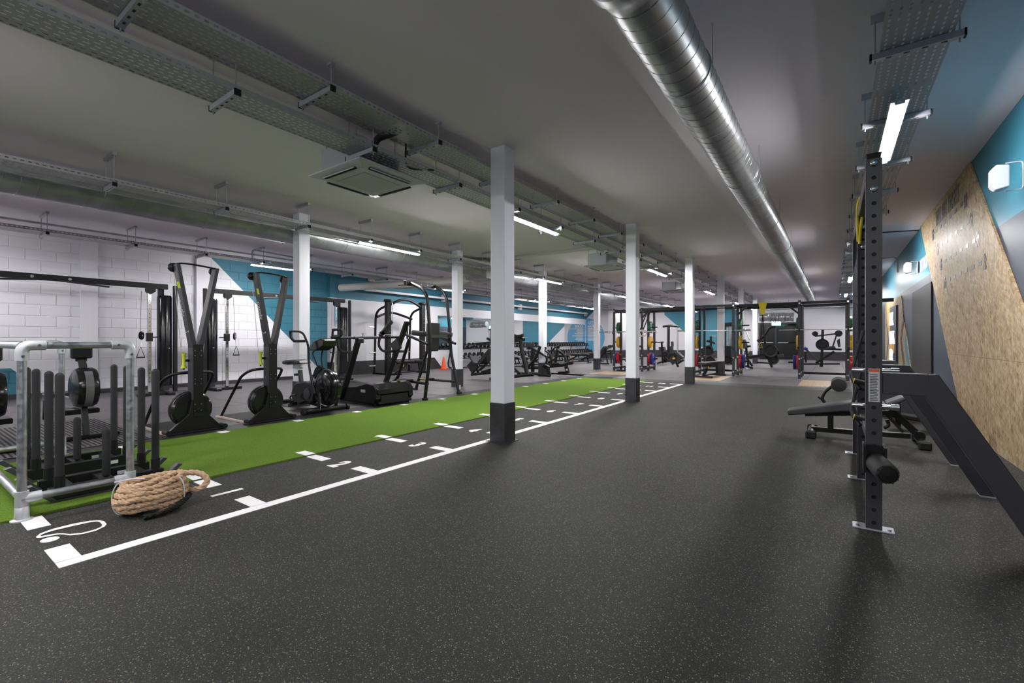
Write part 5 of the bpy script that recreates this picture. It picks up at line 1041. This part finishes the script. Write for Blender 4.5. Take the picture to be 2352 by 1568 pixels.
drawn('hack_squat', (-8, 25, .012), 'black arched weight machine far off between second and third columns', 'weight machine', 'far weight machines', zb_, 25.0, [('top_arch', 't', ((545, 610), (640, 590), (760, 590), (865, 610)), .06, 0), ('post', 'b', ((660, 600), (655, 1060)), (.12, .1), 0), ('base', 'p', ((600, 1060), (870, 1050), (870, 1200), (660, 1190), (600, 1120)), .8, -.4, BLK), ('side_post', 'b', ((840, 620), (840, 1050)), (.06, .06), 0, STEEL), ('pad', 'p', ((690, 950), (740, 940), (740, 1030), (690, 1030)), .3, -.15, VINYL), ('seat', 'p', ((700, 870), (730, 870), (735, 950), (705, 950)), .3, 0, VINYL)])
drawn('plate_tree', (-8.2, 22, .012), 'black plate tree and small weights left of the third column', 'plate tree', 'far weight machines', zb_, 22.0, [('post', 'b', ((520, 890), (545, 1290)), (.08, .08), 0), ('arm', 't', ((440, 905), (560, 900)), .03, 0), ('arm', 't', ((440, 1150), (600, 1140)), .03, 0), ('weight_plate', 'd', ((600, 1120),), .12, 0), ('weight_plate', 'd', ((595, 1230),), .12, 0), ('base_rail', 'b', ((430, 1290), (600, 1240)), (.08, .06), 0), ('seat', 'p', ((455, 990), (560, 985), (580, 1060), (470, 1060)), .3, 0, VINYL)])
drawn('ab_bench', (-6.4, 19.5, .012), 'small black angled bench with yellow knob left of the third column', 'bench', None, zb_, 19.5, [('foot_roller', 'b', ((700, 1255), (790, 1205)), (.3, .1), 0, FOAM), ('post', 'b', ((785, 1080), (780, 1210)), (.06, .06), 0), ('frame', 'b', ((780, 1200), (855, 1350)), (.08, .08), 0), ('pad', 'p', ((800, 1090), (850, 1080), (960, 1170), (930, 1210)), .35, -.17, VINYL), ('frame', 'b', ((840, 1290), (960, 1220)), (.07, .07), 0), ('knob', 'd', ((778, 1190),), .05, -.1, YVIN)])
zr = zm(1580, 680, 7.843)
drawn('curl_machine', (-5.6, 21, .012), 'jumble of black plate-loaded machine in front of the teal wall', 'weight machine', 'far weight machines', zr, 21.0, [('post', 'b', ((415, 720), (410, 1180)), (.08, .08), 0), ('weight_plate', 'd', ((385, 980),), .22, -.1), ('weight_plate', 'd', ((280, 1000),), .2, .1), ('arm', 't', ((340, 800), (430, 810), (490, 840)), .05, 0), ('wheel', 'd', ((400, 1160),), .22, 0), ('base', 'b', ((250, 1230), (490, 1230)), (.3, .08), 0), ('lever', 't', ((340, 900), (430, 880), (470, 960)), .04, -.2), ('beam', 'b', ((250, 1130), (480, 1110)), (.08, .1), 0), ('peg', 'c', ((470, 960),), (.03, .3), -.2, STEEL), ('peg', 'c', ((255, 1030),), (.03, .3), -.2, STEEL), ('top_bar', 'b', ((415, 715), (505, 715)), (.05, .05), 0, STEEL)])
drawn('cable_tower', (-4.4, 24, .012), 'black cable tower with chrome guides behind the middle rack', 'weight machine', 'far weight machines', zr, 24.0, [('top_beam', 'b', ((650, 520), (860, 500)), (.2, .12), 0), ('post', 'b', ((665, 520), (665, 1130)), (.1, .1), 0), ('guide', 'b', ((715, 560), (715, 900)), (.08, .04), 0, CHROME), ('guide', 'b', ((768, 540), (768, 900)), (.12, .05), 0, CHROME), ('stack', 'p', ((640, 900), (780, 900), (780, 1120), (640, 1120)), .3, -.15, BLK), ('base', 'b', ((640, 1180), (800, 1180)), (.4, .08), 0), ('wheel', 'd', ((735, 1160),), .2, -.2), ('post', 'b', ((840, 520), (840, 1130)), (.1, .1), 0)])
drawn('incline_machine', (-2.2, 20, .012), 'white-railed incline weight machine right of the middle rack', 'weight machine', 'far weight machines', zm(1660, 640, 5.6), 20.5, [('rail', 'b', ((250, 1020), (360, 880)), (.05, .05), 0, WPLA), ('rail', 't', ((270, 480), (275, 620), (350, 780)), .02, 0, STEEL), ('seat_back', 'p', ((265, 775), (290, 770), (320, 870), (270, 880)), .4, -.2, VINYL), ('beam', 'b', ((260, 860), (360, 850)), (.08, .08), 0), ('base', 'b', ((270, 1080), (390, 1110)), (.08, .08), 0), ('post', 'b', ((300, 860), (330, 1090)), (.08, .08), 0)])
